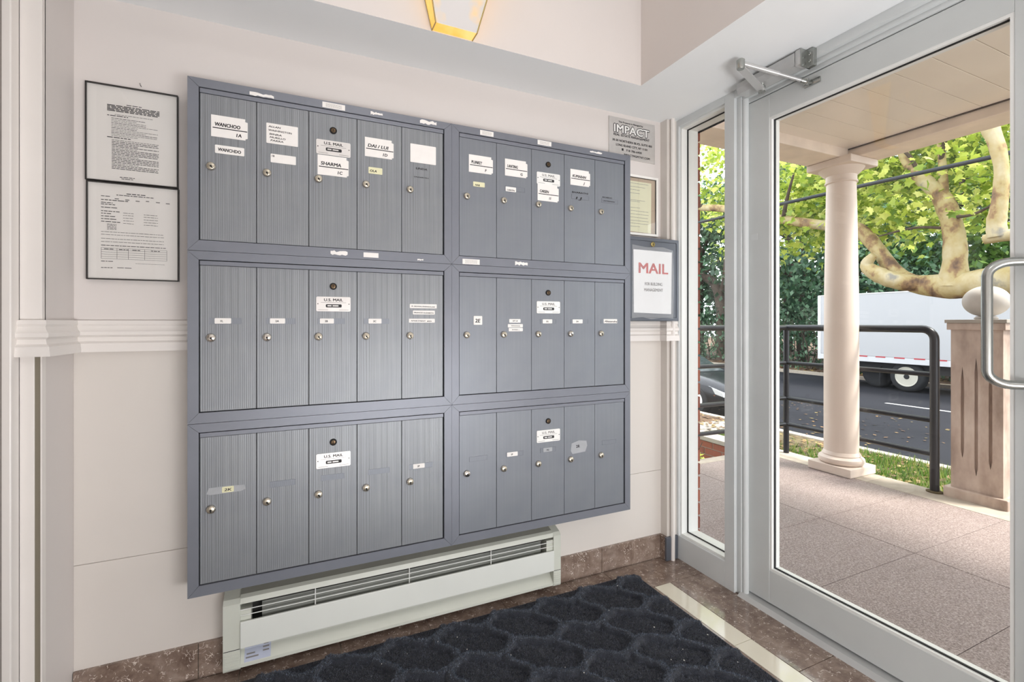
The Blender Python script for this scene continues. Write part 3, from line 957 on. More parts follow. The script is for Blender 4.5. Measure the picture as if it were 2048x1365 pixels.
# ------------------------------------------------------------------ notices, plaque, drop box
def framed(name, x0, x1, z0, z1, fw, fd, label, mats, cat='notice'):
    t = tag(empty(name, ((x0 + x1) / 2, YW - fd, z0)), label, cat)
    y0, y1 = YW - fd, YW - .0005
    mb = MB()
    for poly in ([(x0, z0), (x1, z0), (x1 - fw, z0 + fw), (x0 + fw, z0 + fw)], [(x0, z1), (x1, z1), (x1 - fw, z1 - fw), (x0 + fw, z1 - fw)],
                 [(x0, z0), (x0 + fw, z0 + fw), (x0 + fw, z1 - fw), (x0, z1)], [(x1, z0), (x1 - fw, z0 + fw), (x1 - fw, z1 - fw), (x1, z1)]):
        mb.prism(poly, 'y', y0, y1)
    mb.build('frame', mats[0], t)
    MB().box(x0 + fw * .8, x1 - fw * .8, y0 + fd * .5, y1, z0 + fw * .8, z1 - fw * .8).build('backing', mats[1], t)
    return t, y0 + fd * .5

# upper notice: dense paragraphs
t, yp = framed('framed_notice', -.557, -.333, 1.5365, 1.823, .0028, .015, 'thin black framed notice of dense paragraphs, upper of two beside mailboxes', ('thin_frame', 'paper_grey'))
pr = MB(); rr = random.Random(5); y = yp - .0004
def ln(x0, x1, z, h=.0018, mi=0): pr.scrib(x0, x1, z, h, y, mi, rr)
ln(-.462, -.425, 1.770, .0022)
for k in range(5): ln(-.508, -.381, 1.764 - k * .0040, .0026)
ln(-.490, -.398, 1.738, .0016, 1)
z = 1.731
ln(-.508, -.458, 1.7335, .0022)
for k in range(12):
    ln(-.498, -.385 - rr.choice((0, 0, .03, .05)), 1.7265 - k * .0047, .0015, 1 if k % 3 else 0)
ln(-.508, -.452, 1.6690, .0024)
for k in range(19):
    ln(-.497, -.383 - rr.choice((0, 0, 0, .05)), 1.6620 - k * .0047, .0018, 0 if k % 5 else 1)
ln(-.478, -.442, 1.5530, .0020); ln(-.474, -.446, 1.5485, .0018)
pr.build('printed_text', ['ink', 'ink_faded'], t)
MB().box(-.5545, -.3355, yp - .0040, yp - .0020, 1.539, 1.8205).build('glass', 'glass', t)
# lower notice: a form with a table
t, yp = framed('framed_notice', -.5545, -.331, 1.2475, 1.5345, .0028, .015, 'thin black framed notice of a form with a table, lower of two beside mailboxes', ('thin_frame', 'paper_grey'))
pr = MB(); rr = random.Random(9); y = yp - .0004
ln(-.462, -.416, 1.5045, .0024); ln(-.486, -.396, 1.4990, .0020)
ln(-.522, -.500, 1.4930, .0018); ln(-.522, -.458, 1.4820, .0022)
for k in range(6): ln(-.490 + .025 * k, -.480 + .025 * k, 1.4870 - .001 * (k % 3), .0030, 1)
for k, z in enumerate((1.474, 1.469, 1.460, 1.449, 1.442, 1.434, 1.426, 1.418)):
    ln(-.522, -.505 + .006 * (k % 4) + .010, z, .0020)
    if k > 2:
        ln(-.470, -.445, z - .002, .0016, 1); ln(-.420, -.385, z - .003, .0016, 1)
for k in range(5): ln(-.508, -.486, 1.4115 - k * .0038, .0014)
for z in (1.388, 1.380, 1.368, 1.359): ln(-.522, -.370, z, .0016, 1)
ln(-.522, -.365, 1.3480, .0018)
for z in (1.3415, 1.3355, 1.3290, 1.3225, 1.3160, 1.3095): pr.box(-.522, -.362, y, yp, z, z + .0006, 0)
for x in (-.522, -.485, -.458, -.418, -.3626): pr.box(x, x + .0006, y, yp, 1.3095, 1.3421, 0)
for x in (-.515, -.480, -.448, -.402): ln(x, x + .022, 1.3372, .0020)
ln(-.522, -.492, 1.3010, .0018); ln(-.440, -.368, 1.2975, .0010, 1); ln(-.522, -.492, 1.2820, .0018); ln(-.484, -.448, 1.2825, .0022, 1)
pr.build('printed_text', ['ink', 'ink_faded'], t)
MB().box(-.552, -.3335, yp - .0040, yp - .0020, 1.2500, 1.532).build('glass', 'glass', t)
# nail hook left above the notices
tag(MB().tube([(-.428, YW, 1.8375), (-.428, YW - .010, 1.8380), (-.429, YW - .011, 1.8430)], .0011, 8).build('picture_nail', 'ink_faded'), 'small bare nail in the wall above the upper framed notice', 'nail')

# steel management plaque
t = tag(empty('metal_plaque', (1.4224, YW - .004, 1.87)), 'brushed steel engraved management plaque on the wall above the mailboxes', 'sign')
x0, x1, z0, z1 = 1.2896, 1.5552, 1.876, 2.0605
MB().box(x0, x1, YW - .005, YW - .0005, z0, z1, bev=.0008).build('plate', 'plate_metal', t)
pq = MB(); y = YW - .0053; xc = (x0 + x1) / 2 - .004
pq.text('This Property is Managed by', xc - .006, 2.0385, .0105, y, 0, width=.140, center=True)
for k in range(8):
    pq.text('IMPACT', xc + .0036 * math.cos(k * math.pi / 4), 1.9935 + .0036 * math.sin(k * math.pi / 4), .050, y - .00001 * k, 0, width=.200, center=True, bold=.02)
pq.text('REAL ESTATE MANAGEMENT', xc, 1.9765, .0150, y, 0, width=.206, center=True)
pq.text('30-30 NORTHERN BLVD, SUITE 400', xc + .004, 1.9510, .0140, y, 0, width=.228, center=True)
pq.text('LONG ISLAND CITY, NY 11101', xc, 1.9310, .0140, y, 0, width=.180, center=True)
pq.text('718 786-6400', xc + .012, 1.9115, .0135, y, 0, width=.090, center=True)
pq.box(xc - .058, xc - .048, y, y + .0003, 1.9115, 1.9225, 0)
pq.text('IMPACTMGMTNY.COM', xc + .030, 1.8905, .0135, y, 0, width=.150, center=True)
pq.build('engraved_text', 'ink', t)
inl = MB()
inl.text('IMPACT', xc, 1.9935, .050, y - .0004, 0, width=.200, center=True, bold=.03)
inl.build('letter_faces', 'plate_bright', t)

# white framed notice half behind the mailboxes
t, yp = framed('framed_permit', 1.316, 1.5665, 1.5285, 1.8075, .0105, .015, 'white framed yellowed permit half hidden behind the mailboxes', ('white_frame', 'mount_tan'))
MB().prism([(1.335, 1.5470), (1.528, 1.5420), (1.530, 1.7790), (1.335, 1.7790)], 'y', yp - .001, yp).build('permit_paper', 'paper_cream', t)
pr = MB(); rr = random.Random(2); y = yp - .0013
for z in (1.768, 1.752, 1.738, 1.722, 1.690, 1.684, 1.655, 1.640, 1.625, 1.610, 1.595, 1.582, 1.568): ln(1.36, 1.512 - rr.choice((0, .02, .05)), z, .0018, 0)
pr.build('printed_text', ['ink_faded'], t)
ins = MB()
for a in ((1.3265, 1.556, 1.795, 1.797), (1.3265, 1.556, 1.539, 1.5405)): ins.box(a[0], a[1], yp - .003, yp, a[2], a[3])
ins.box(1.553, 1.556, yp - .003, yp, 1.5405, 1.795)
ins.build('inner_lip', 'thin_frame', t)
MB().box(1.3265, 1.556, yp - .0045, yp - .003, 1.539, 1.797).build('glass', 'glass', t)

# grey drop box with the MAIL sheet
t = tag(empty('mail_drop_box', (1.49, 1.72, 1.13)), 'grey metal drop box with a red MAIL sheet beside the sidelight', 'mailbox')
bx0, bx1, bz0, bz1, by = 1.326, 1.634, 1.1285, 1.5060, 1.700
MB().box(bx0, 1.588, by + .002, YW - .0005, bz0, bz1, bev=.002).build('body', 'drop_box', t)
MB().box(bx0, bx1, by + .0015, by + .0065, bz0, bz1, bev=.001).build('front_flange', 'drop_box', t)
rim = MB()
rw = .014
for poly in ([(bx0, bz0), (bx1, bz0), (bx1 - rw, bz0 + rw), (bx0 + rw, bz0 + rw)], [(bx0, bz1), (bx1, bz1), (bx1 - rw, bz1 - rw), (bx0 + rw, bz1 - rw)],
             [(bx0, bz0), (bx0 + rw, bz0 + rw), (bx0 + rw, bz1 - rw), (bx0, bz1)], [(bx1, bz0), (bx1 - rw, bz0 + rw), (bx1 - rw, bz1 - rw), (bx1, bz1)]):
    rim.prism(poly, 'y', by - .002, by + .004)
rim.build('rim', 'drop_box', t)
MB().box(bx0 + rw + .002, bx1 - rw - .002, by - .0008, by + .003, bz0 + rw + .002, bz1 - rw - .002, bev=.001).build('door', 'drop_box', t)
lk = MB().lathe([(.0115, 0), (.0115, -.004), (.009, -.006)], (1.479, by - .0008, 1.4775), 22, 'y', 0)
lk.box(1.478, 1.480, by - .0075, by - .006, 1.471, 1.481, 1)
lk.build('lock', ['brass', 'keyhole'], t, True)
ps = MB().prism([(1.372, 1.166), (1.588, 1.160), (1.592, 1.447), (1.370, 1.449)], 'y', by - .0018, by - .0012, 0)
ps.text('MAIL', 1.484, 1.3450, .066, by - .0022, 1, width=.168, center=True, bold=.028)
ps.text('FOR BUILDING', 1.484, 1.2900, .019, by - .0022, 2, width=.100, center=True)
ps.text('MANAGEMENT', 1.484, 1.2630, .019, by - .0022, 2, width=.108, center=True)
ps.build('mail_sheet', ['paper_white', 'ink_red', 'ink_faded'], t)
MB().prism([(1.360, 1.140), (1.420, 1.146), (1.470, 1.136), (1.540, 1.144), (1.600, 1.138), (1.604, 1.300), (1.598, 1.455), (1.540, 1.468), (1.440, 1.462), (1.362, 1.470)], 'y', by - .0034, by - .0028).build('plastic_sleeve', 'sleeve', t)

# ------------------------------------------------------------------ baseboard heater
t = tag(empty('baseboard_heater', (.40, 1.74, 0)), 'long white electric baseboard heater under the mailboxes', 'heater')
hx0, hx1, hy = -.207, 1.000, 1.706
for x0, x1 in ((hx0, hx0 + .047), (hx1 - .034, hx1)):
    MB().prism([(YW - .004, .030), (hy + .004, .030), (hy, .036), (hy, .238), (hy + .012, .250), (YW - .004, .268)], 'x', x0, x1).build('end_cap', 'heater_cream', t)
    rb = MB()
    for k in range(6):
        rb.box(x0 + .004, x1 - .002, hy - .002, hy, .040 + k * .0085, .0445 + k * .0085, bev=.0008)
    rb.build('cap_ribs', 'heater_cream', t)
    MB().box(x0 + .001, x1 - .001, hy - .0004, hy, .0945, .0965).build('cap_seam', 'heater_dark', t)
xa, xb = hx0 + .047, hx1 - .034
MB().prism([(YW - .004, .262), (YW - .004, .268), (hy + .020, .256), (hy + .018, .250)], 'x', xa, xb).build('top_plate', 'heater_top_shaded', t)
MB().prism([(hy + .020, .256), (hy + .006, .250), (hy + .002, .234), (hy + .006, .233), (hy + .022, .248)], 'x', xa, xb).build('top_lip', 'heater_cream', t)
MB().box(xa, xb, hy - .006, hy + .002, .098, .1810, bev=.002).build('front_panel', 'heater_white', t)
MB().prism([(hy + .056, .104), (hy + .050, .104), (hy + .032, .072), (hy + .003, .044), (hy + .003, .034), (hy + .050, .034)], 'x', xa, xb).build('lower_lip', 'heater_cream', t)
MB().box(xa, xb, YW - .012, YW - .004, .030, .262).build('back_plate', 'heater_dark', t)
MB().box(xa + .06, xb - .05, hy + .018, YW - .014, .115, .222).build('heating_element', 'heater_fin', t)
MB().box(xa, xa + .030, hy + .006, YW - .014, .110, .215).build('element_end', 'heater_cream', t)
MB().box(xb - .030, xb, hy + .006, YW - .014, .110, .222).build('element_end', 'heater_cream', t)
for z in (.1975, .2150):
    MB().tube([(xa, hy + .003, z), (xb, hy + .003, z)], .0013, 8).build('guard_wire', 'bead_white', t)
for x in (.058, .372, .690):
    MB().tube([(x, hy + .0055, .178), (x, hy + .0055, .240)], .0017, 8).build('wire_support', 'bead_white', t)
lb = MB()
def onlip(u, v, mi, x0, x1, e):
    """strip on the sloping lower lip between heights u..v"""
    f = lambda z: hy + .003 + min(z - .044, .028) / .028 * .029 + max(0, z - .072) / .028 * .010 - e
    lb.add([(x0, f(u), u), (x1, f(u), u), (x1, f(v), v), (x0, f(v), v)], [(0, 1, 2, 3)], mi)
onlip(.046, .072, 0, xa + .010, xa + .085, .0006); onlip(.072, .090, 0, xa + .010, xa + .085, .0006)
for k, (u, x0, x1) in enumerate(((.0530, .014, .050), (.0600, .016, .040), (.0600, .062, .080), (.0670, .062, .080), (.0740, .064, .078), (.0800, .030, .074))):
    onlip(u, u + .0030, 1, xa + x0, xa + x1, .0010)
lb.build('rating_label', ['label_blue', 'ink_faded'], t)

# ------------------------------------------------------------------ charcoal door mat with a raised trellis
rx0, rx1, ry0, ry1 = -.42, 1.369, .28, 1.692
nx, ny = 620, 490
gx = np.linspace(rx0, rx1, nx); gy = np.linspace(ry0, ry1, ny)
XX, YY = np.meshgrid(gx, gy)
PX, PY = .196, .168
u = (XX - 1.052) / PX; v = (YY - 1.305) / PY
uw = u - .13 * np.sin(2 * np.pi * v); vw = v - .13 * np.sin(2 * np.pi * u)
du = np.abs(uw - np.round(uw)) * PX
dv = np.abs(vw - np.round(vw)) * PY
dd = np.minimum(du, dv) + .004 * np.sin(23 * u) * np.sin(19 * v)
hgt = .0040 + .0150 * np.exp(-(dd / .0150) ** 4)
nz = rng.random((ny // 4 + 2, nx // 4 + 2))
iy = (np.arange(ny) / 4); ix = (np.arange(nx) / 4)
def bil(a, iy, ix):
    y0 = iy.astype(int); x0 = ix.astype(int); fy = (iy - y0)[:, None]; fx = (ix - x0)[None, :]
    return (a[np.ix_(y0, x0)] * (1 - fy) * (1 - fx) + a[np.ix_(y0 + 1, x0)] * fy * (1 - fx) + a[np.ix_(y0, x0 + 1)] * (1 - fy) * fx + a[np.ix_(y0 + 1, x0 + 1)] * fy * fx)
hgt = hgt + .0030 * (bil(nz, iy, ix) - .5) + .0018 * (rng.random((ny, nx)) - .5)
ed = np.minimum(np.minimum(XX - rx0, rx1 - XX), np.minimum(YY - ry0, ry1 - YY))
hgt = np.where(ed < .012, .0035, hgt)
hgt[0, :] = hgt[-1, :] = .0006; hgt[:, 0] = hgt[:, -1] = .0006
co = np.stack([XX, YY, hgt], -1).reshape(-1, 3)
idx = np.arange(nx * ny).reshape(ny, nx)
fc = np.stack([idx[:-1, :-1], idx[:-1, 1:], idx[1:, 1:], idx[1:, :-1]], -1).reshape(-1, 4)
me = bpy.data.meshes.new('door_mat')
me.from_pydata(co.tolist(), [], fc.tolist())
me.materials.append(M['rug'])
me.polygons.foreach_set('use_smooth', [True] * len(me.polygons))
mat_o = tag(put('door_mat', me), 'charcoal pile door mat with a raised trellis pattern on the marble floor', 'mat')
# cut pile: a short fibre at every few millimetres, leaning its own way
g = np.random.default_rng(77); n = 260000
fx_ = g.uniform(max(rx0, -.1), rx1 - .006, n); fy_ = g.uniform(.62, ry1 - .006, n)
jj = np.clip(((fy_ - ry0) / (ry1 - ry0) * (ny - 1)).astype(int), 0, ny - 1); ii = np.clip(((fx_ - rx0) / (rx1 - rx0) * (nx - 1)).astype(int), 0, nx - 1)
fz_ = hgt[jj, ii] - .0008
a = g.uniform(0, 2 * np.pi, n); ww = g.uniform(.0005, .0011, n); ll = g.uniform(.003, .0065, n)
ln_ = g.normal(0, .0022, (n, 2))
B0 = np.stack([fx_ - np.cos(a) * ww, fy_ - np.sin(a) * ww, fz_], -1); B1 = np.stack([fx_ + np.cos(a) * ww, fy_ + np.sin(a) * ww, fz_], -1)
T = np.stack([fx_ + ln_[:, 0], fy_ + ln_[:, 1], fz_ + ll], -1)
on_ridge = dd[jj, ii] < .0155  # these fibres take the paler colour that paints in the caught light
for nm, mt, sel in (('pile', 'rug_fibre', ~on_ridge), ('lit_ridge_pile', 'rug_fibre_ridge_lit', on_ridge)):
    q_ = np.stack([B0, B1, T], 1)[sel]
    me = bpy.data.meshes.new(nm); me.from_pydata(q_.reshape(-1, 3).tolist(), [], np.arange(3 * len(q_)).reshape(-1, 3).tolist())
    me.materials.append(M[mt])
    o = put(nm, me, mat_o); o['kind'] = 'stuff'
fk = MB(); rr = random.Random(4)
for k in range(70):
    x, y_ = rr.uniform(.2, 1.34), rr.uniform(.7, 1.66)
    s2 = rr.choice((.0012, .0015, .002, .003))
    z = .0175
    j = min(ny - 1, int((y_ - ry0) / (ry1 - ry0) * ny)); i = min(nx - 1, int((x - rx0) / (rx1 - rx0) * nx))
    z = float(hgt[j, i]) + .0006
    fk.add([(x - s2, y_, z), (x, y_ - s2, z), (x + s2, y_, z + .001), (x, y_ + s2 * 1.4, z + .001)], [(0, 1, 2, 3)])
o = fk.build('lint', 'fleck', mat_o)
o['kind'] = 'stuff'

# ================================================================== outside
# ------------------------------------------------------------------ porch
pf = struct(MB().box(1.78, 3.86, -2.6, 2.88, -.30, -.012).build('porch_floor', 'mortar'), 'speckled granite porch floor', 'floor')
py_ = [-2.6, -1.9, -1.445, -.99, -.535, -.08, .375, .83, 1.285, 1.74, 2.195, 2.80]
for j, (a, b) in enumerate(zip(py_, py_[1:])):
    for x0, x1 in ((1.80, 2.74), (2.74, 3.66)):
        MB().box(x0 + .002, x1 - .002, a + .0012, b - .0012, -.03, -.002, bev=.0008).build('porch_slab', 'granite', pf)
pe = struct(MB().box(3.66, 3.90, -2.6, 2.90, -1.10, -.012).build('porch_edge', 'kerb_stone'), 'pale stone edging of the porch', 'edging')
for a, b in zip([-2.6, -1.4, -.2, 1.0, 2.0, 2.90], [-1.4, -.2, 1.0, 2.0, 2.90]):
    MB().box(3.662, 3.90, a + .002, b - .002, -.05, -.001, bev=.004).build('edge_stone', 'kerb_stone', pe)
MB().box(1.80, 3.66, 2.80, 2.90, -.05, -.001, bev=.004).build('edge_stone', 'kerb_stone', pe)

# brick facade beside the sidelight: mortar core with its bricks
wf = struct(MB().box(1.776, 1.862, 1.806, 4.2, -1.1, 3.2).build('wall_facade', 'mortar'), 'red brick facade beside the sidelight', 'wall')
bm_h = MB().box(0, .096, 0, .095, 0, .058, bev=.003).mesh('brick', 'brick')
bm_s = MB().box(0, .096, 0, .200, 0, .058, bev=.003).mesh('brick', 'brick')
for k in range(40):
    z = -.13 + k * .068
    put('brick', bm_h if k % 2 else bm_s, wf, (1.777, 1.797, z))
    put('brick', bm_s, wf, (1.777, 1.797 + (.105 if k % 2 else .21), z))

# porch roof: boarded ceiling and painted beams
pc = struct(MB().box(1.80, 3.95, -2.6, 2.40, 2.425, 2.62).build('porch_ceiling', 'mortar'), 'cream boarded porch ceiling', 'ceiling')
yy = -2.6
while yy < 2.15:
    MB().box(1.80, 3.72, yy + .0015, min(yy + .16, 2.16) - .0015, 2.402, 2.425, bev=.002).build('ceiling_board', 'porch_paint', pc)
    yy += .16
struct(MB().box(3.715, 3.955, -2.6, 2.40, 2.333, 2.50, bev=.006).build('porch_beam', 'beam_paint'), 'cream painted beam along the porch front', 'beam')
struct(MB().box(1.865, 3.712, 2.152, 2.40, 2.333, 2.50, bev=.006).build('porch_beam', 'beam_paint'), 'cream painted beam across the porch side', 'beam')
tag(MB().tube([(3.708, -2.6, 2.399), (3.708, 2.15, 2.399)], .006, 8).build('beam_edge_line', 'bark_dark'), 'dark brown line along the inner top edge of the porch beam', 'cord')  # thin dark tube drawn along the inner top edge of the beam

# round column
cx_, cy_ = 3.765, 2.235
t = tag(empty('porch_column', (cx_, cy_, 0)), 'round cream column with moulded base and capital on the porch', 'column')
MB().box(cx_ - .155, cx_ + .155, cy_ - .155, cy_ + .155, 0, .062, bev=.004).build('plinth', 'column_paint', t)
MB().lathe([(.128, 0), (.142, .008), (.150, .026), (.146, .044), (.130, .056), (.122, .060), (.124, .068), (.118, .080), (.112, .092)], (cx_, cy_, .062), 40).build('base_moulding', 'column_paint', t, True)
MB().lathe([(.112, 0), (.112, .55), (.109, 1.2), (.100, 1.80), (.095, 2.03)], (cx_, cy_, .150), 40).build('shaft', 'column_paint', t, True)
MB().lathe([(.096, 0), (.106, .006), (.106, .016), (.100, .020), (.100, .058), (.110, .066), (.128, .084), (.144, .104), (.150, .112)], (cx_, cy_, 2.170), 40).build('capital', 'column_paint', t, True)
MB().box(cx_ - .165, cx_ + .165, cy_ - .165, cy_ + .160, 2.280, 2.332, bev=.006).build('abacus', 'column_paint', t)

# black pipe railing around the porch edge
t = tag(empty('pipe_railing', (3.84, 2.2, 0)), 'black painted pipe railing around the porch edge', 'railing')
RZ = (1.078, .776, .472, .248)
EX, EY, CX, CY = 3.845, 1.692, 3.845, 2.735
pts = [(CX, CY, RZ[0])]
pts += [(EX, EY + .07, RZ[0])]
pts += [(EX, EY + .07 - .07 * math.sin(a), RZ[0] - .07 + .07 * math.cos(a)) for a in [k * math.pi / 12 for k in range(1, 7)]]
pts += [(EX, EY, .0)]
MB().tube(pts, .0255, 16).build('end_post', 'rail_black', t, True)
MB().tube([(CX, CY, 0), (CX, CY, RZ[0])], .022, 16).build('corner_post', 'rail_black', t, True)
MB().tube([(1.90, CY + .05, RZ[0]), (CX, CY, RZ[0])], .023, 16).build('rail', 'rail_black', t, True)
for z in RZ[1:]:
    MB().tube([(CX, CY, z), (EX, EY, z)], .017, 14).build('rail', 'rail_black', t, True)
    MB().tube([(1.90, CY + .05, z), (CX, CY, z)], .017, 14).build('rail', 'rail_black', t, True)
MB().tube([(1.92, CY + .05, 0), (1.92, CY + .05, RZ[0])], .022, 14).build('post', 'rail_black', t, True)
MB().lathe([(.045, 0), (.045, .006), (.030, .010)], (EX, EY, 0), 20).build('foot_flange', 'soil', t, True)

# stone pier with a ball
t = tag(empty('stone_pier', (3.985, 1.487, 0)), 'brown stone gate pier with sunken flutes and a ball finial', 'pier')
MB().box(3.83, 4.14, 1.332, 1.642, -.10, .062, bev=.006).build('plinth', 'pier_stone', t)
sh_ = MB()
p0, p1, q0, q1, z0, z1 = 3.858, 4.112, 1.362, 1.612, .062, 1.075
sh_.box(p0 + .018, p1, q0, q1, z0, z1)
# front face with three recessed lancet flutes
zs = [z0, .30, .38, .60, .86, .95, z1]
fl_ = [(1.554, .26, .84), (1.487, .16, .90), (1.420, .22, .82)]
yc = [q1, q1 - .036]
def face(y0_, y1_, a, b_): sh_.box(p0, p0 + .0182, y0_, y1_, a, b_)
edges = [q0]
for yc_, a, b_ in sorted(fl_):
    edges += [yc_ - .009, yc_ + .009]
edges.append(q1)
for k in range(0, len(edges), 2):
    face(edges[k], edges[k + 1], z0, z1)
for yc_, a, b_ in fl_:
    face(yc_ - .009, yc_ + .009, z0, a); face(yc_ - .009, yc_ + .009, b_, z1)
    for sg in (-1, 1):
        sh_.prism([(yc_ + sg * .009, b_), (yc_ + sg * .009, b_ - .09), (yc_, b_)], 'x', p0, p0 + .0182)
        sh_.prism([(yc_ + sg * .009, a), (yc_ + sg * .009, a + .05), (yc_, a)], 'x', p0, p0 + .0182)
sh_.build('shaft', 'pier_stone', t)
MB().box(3.842, 4.128, 1.346, 1.628, 1.075, 1.118, bev=.003).build('cap', 'pier_stone', t)
MB().box(3.834, 4.136, 1.338, 1.636, 1.118, 1.140, bev=.003).build('cap_slab', 'concrete', t)
MB().lathe([(.052, 0), (.058, .008), (.050, .018), (.044, .022)], (3.985, 1.487, 1.140), 28).build('ball_seat', 'ball_stone', t, True)
MB().lathe([(.001 + .112 * math.sin(math.pi * k / 24), -.098 * math.cos(math.pi * k / 24)) for k in range(25)], (3.985, 1.487, 1.256), 40).build('ball', 'ball_stone', t, True)

# ------------------------------------------------------------------ ground, road
ZG, ZR = -1.08, -1.17
struct(MB().box(3.9, 8.85, -14, 60, ZG - .3, ZG).build('lawn', 'soil'), 'worn lawn strip between the porch and the road', 'lawn')
struct(MB().box(-8, 3.9, 2.905, 60, ZG - .3, ZG - .01).build('lawn', 'soil'))
struct(MB().box(7.0, 8.6, 6.9, 7.7, ZG - .05, ZG + .02).build('path', 'concrete'), 'short concrete crossing to the kerb', 'path')
struct(MB().box(7.0, 8.8, 7.7, 16, ZG - .05, ZG + .012).build('mulch_bed', 'mulch'), 'mulched strip with fallen leaves beside the parked car', 'bed')
kb = struct(MB().box(8.86, 9.02, -14, 60, ZR - .2, ZG - .01).build('kerb', 'mortar'), 'pale kerb along the road', 'kerb')
for k in range(24):
    MB().box(8.85, 9.03, -6 + k * 1.2 + .006, -6 + (k + 1) * 1.2 - .006, ZR - .1, ZG + .03, bev=.012).build('kerb_stone', 'kerb_stone', kb)
rd = struct(MB().box(9.03, 20.6, -14, 80, ZR - .25, ZR).build('road', 'asphalt'), 'grey asphalt road', 'road')
for y0 in (7.87, 19.9, 31.9, 43.9):
    MB().box(15.24, 15.36, y0 - 3.0, y0, ZR, ZR + .004).build('lane_mark', 'lane_white', rd)
struct(MB().box(20.6, 20.8, -14, 80, ZR - .2, ZG + .04).build('kerb', 'kerb_stone'))
struct(MB().box(20.8, 60, -14, 80, ZR - .2, ZG).build('far_ground', 'mulch'), 'brown littered ground beyond the road', 'ground')

def scatter_quads(n, fx, size, mat, name, tilt=.5, seed=1, parent=None):
    g = np.random.default_rng(seed)
    P_ = fx(g, n)
    a = g.uniform(0, 2 * np.pi, n); sz = g.uniform(size[0], size[1], n)
    ax = np.stack([np.cos(a), np.sin(a), g.uniform(-tilt, tilt, n)], -1); ax /= np.linalg.norm(ax, axis=1)[:, None]
    up = np.stack([-np.sin(a), np.cos(a), g.uniform(-tilt, tilt, n)], -1); up /= np.linalg.norm(up, axis=1)[:, None]
    A = P_ - ax * sz[:, None] * .5; B = P_ + ax * sz[:, None] * .5
    Cc = P_ + up * sz[:, None] * .32; D = P_ - up * sz[:, None] * .32
    co = np.stack([A, D, B, Cc], 1).reshape(-1, 3)
    fc = np.arange(4 * n).reshape(n, 4)
    me = bpy.data.meshes.new(name); me.from_pydata(co.tolist(), [], fc.tolist()); me.materials.append(M[mat])
    return put(name, me, parent)

def strip(x0, x1, y0, y1, z): return lambda g, n: np.stack([g.uniform(x0, x1, n), g.uniform(y0, y1, n), np.full(n, z) + g.uniform(0, .015, n)], -1)
o = scatter_quads(2600, strip(5.2, 8.8, 1.5, 12, ZG + .03), (.06, .16), 'litter', 'fallen_leaves', .25, 3)
o['kind'] = 'stuff'; tag(o, 'brown fallen leaves scattered on the lawn strip', 'leaves')
o = scatter_quads(420, strip(9.1, 13.2, 1.5, 12, ZR + .01), (.04, .11), 'litter', 'fallen_leaves', .2, 4)
o['kind'] = 'stuff'; tag(o, 'pale fallen leaves lying on the asphalt road', 'leaves')
o = scatter_quads(900, strip(20.9, 24, 6, 24, ZG + .02), (.08, .3), 'litter', 'fallen_leaves', .4, 5)
o['kind'] = 'stuff'; tag(o, 'litter of leaves along the far kerb', 'leaves')

# grass blades
g = np.random.default_rng(11); n = 26000
px_ = g.uniform(5.2, 8.8, n); pyy = g.uniform(1.8, 11, n)
keep = (np.sin(px_ * 2.1 + pyy * .9) + np.sin(pyy * 2.3 - px_) + g.normal(0, .7, n)) > -.2
keep &= ~((pyy > 6.8) & (px_ > 6.9))
px_, pyy = px_[keep], pyy[keep]; n = len(px_)
a = g.uniform(0, 2 * np.pi, n); hh = g.uniform(.05, .15, n); wv = g.uniform(.006, .014, n)
lean = g.uniform(-.06, .06, (n, 2))
B0 = np.stack([px_ - np.cos(a) * wv, pyy - np.sin(a) * wv, np.full(n, ZG)], -1)
B1 = np.stack([px_ + np.cos(a) * wv, pyy + np.sin(a) * wv, np.full(n, ZG)], -1)
T = np.stack([px_ + lean[:, 0], pyy + lean[:, 1], ZG + hh], -1)
me = bpy.data.meshes.new('grass'); me.from_pydata(np.stack([B0, B1, T], 1).reshape(-1, 3).tolist(), [], np.arange(3 * n).reshape(n, 3).tolist())
me.materials.append(M['grass_blade'])
o = put('grass', me); o['kind'] = 'stuff'; tag(o, 'patchy green grass in front of the porch', 'grass')

# low brick planter wall seen through the sidelight
t = tag(empty('brick_planter_wall', (3.68, 4.0, ZG)), 'low red brick planter wall with stone coping beyond the porch', 'wall')
MB().box(3.645, 3.735, 2.93, 5.2, ZG, -.02).build('mortar_core', 'mortar', t)
bm_l = MB().box(0, .10, 0, .195, 0, .058, bev=.003).mesh('brick', 'brick')
for k in range(9):
    z = -.03 - .066 * (k + 1)
    for j in range(11):
        y0 = 2.935 + j * .205 + (.1 if k % 2 else 0)
        put('brick', bm_l, t, (3.639, y0, z))
MB().box(3.60, 3.79, 2.95, 5.3, -.022, .018, bev=.004).build('coping', 'concrete', t)
def clump(name, c, r, n, size, mat, label, seed, cat='plant', flat=.6, group=None):
    """small leafy plant: stems and pointed leaves"""
    t = tag(empty(name, c), label, cat, group)
    st = MB(); rr = random.Random(seed)
    for k in range(6):
        b_ = (c[0] + rr.uniform(-r, r) * .6, c[1] + rr.uniform(-r, r) * .6, c[2] + r * 1.2 * flat)
        st.tube([c, b_], [.006, .003], 6)
    st.build('stem', 'bark_dark', t)
    def fx(g_, m_):
        d = g_.normal(0, 1, (m_, 3)); d /= np.linalg.norm(d, axis=1)[:, None]
        q = d * (g_.uniform(.3, 1, m_) ** .5)[:, None] * r
        q[:, 2] = np.abs(q[:, 2]) * flat
        return q + np.array(c)
    o_ = scatter_quads(n, fx, size, mat, 'foliage', .8, seed, t)
    o_['kind'] = 'stuff'
    return t
clump('ground_plant', (3.36, 3.42, -.35), .24, 260, (.05, .10), 'leaf_syc', 'low yellow-green plant at the foot of the brick planter wall', 5, flat=1.2)
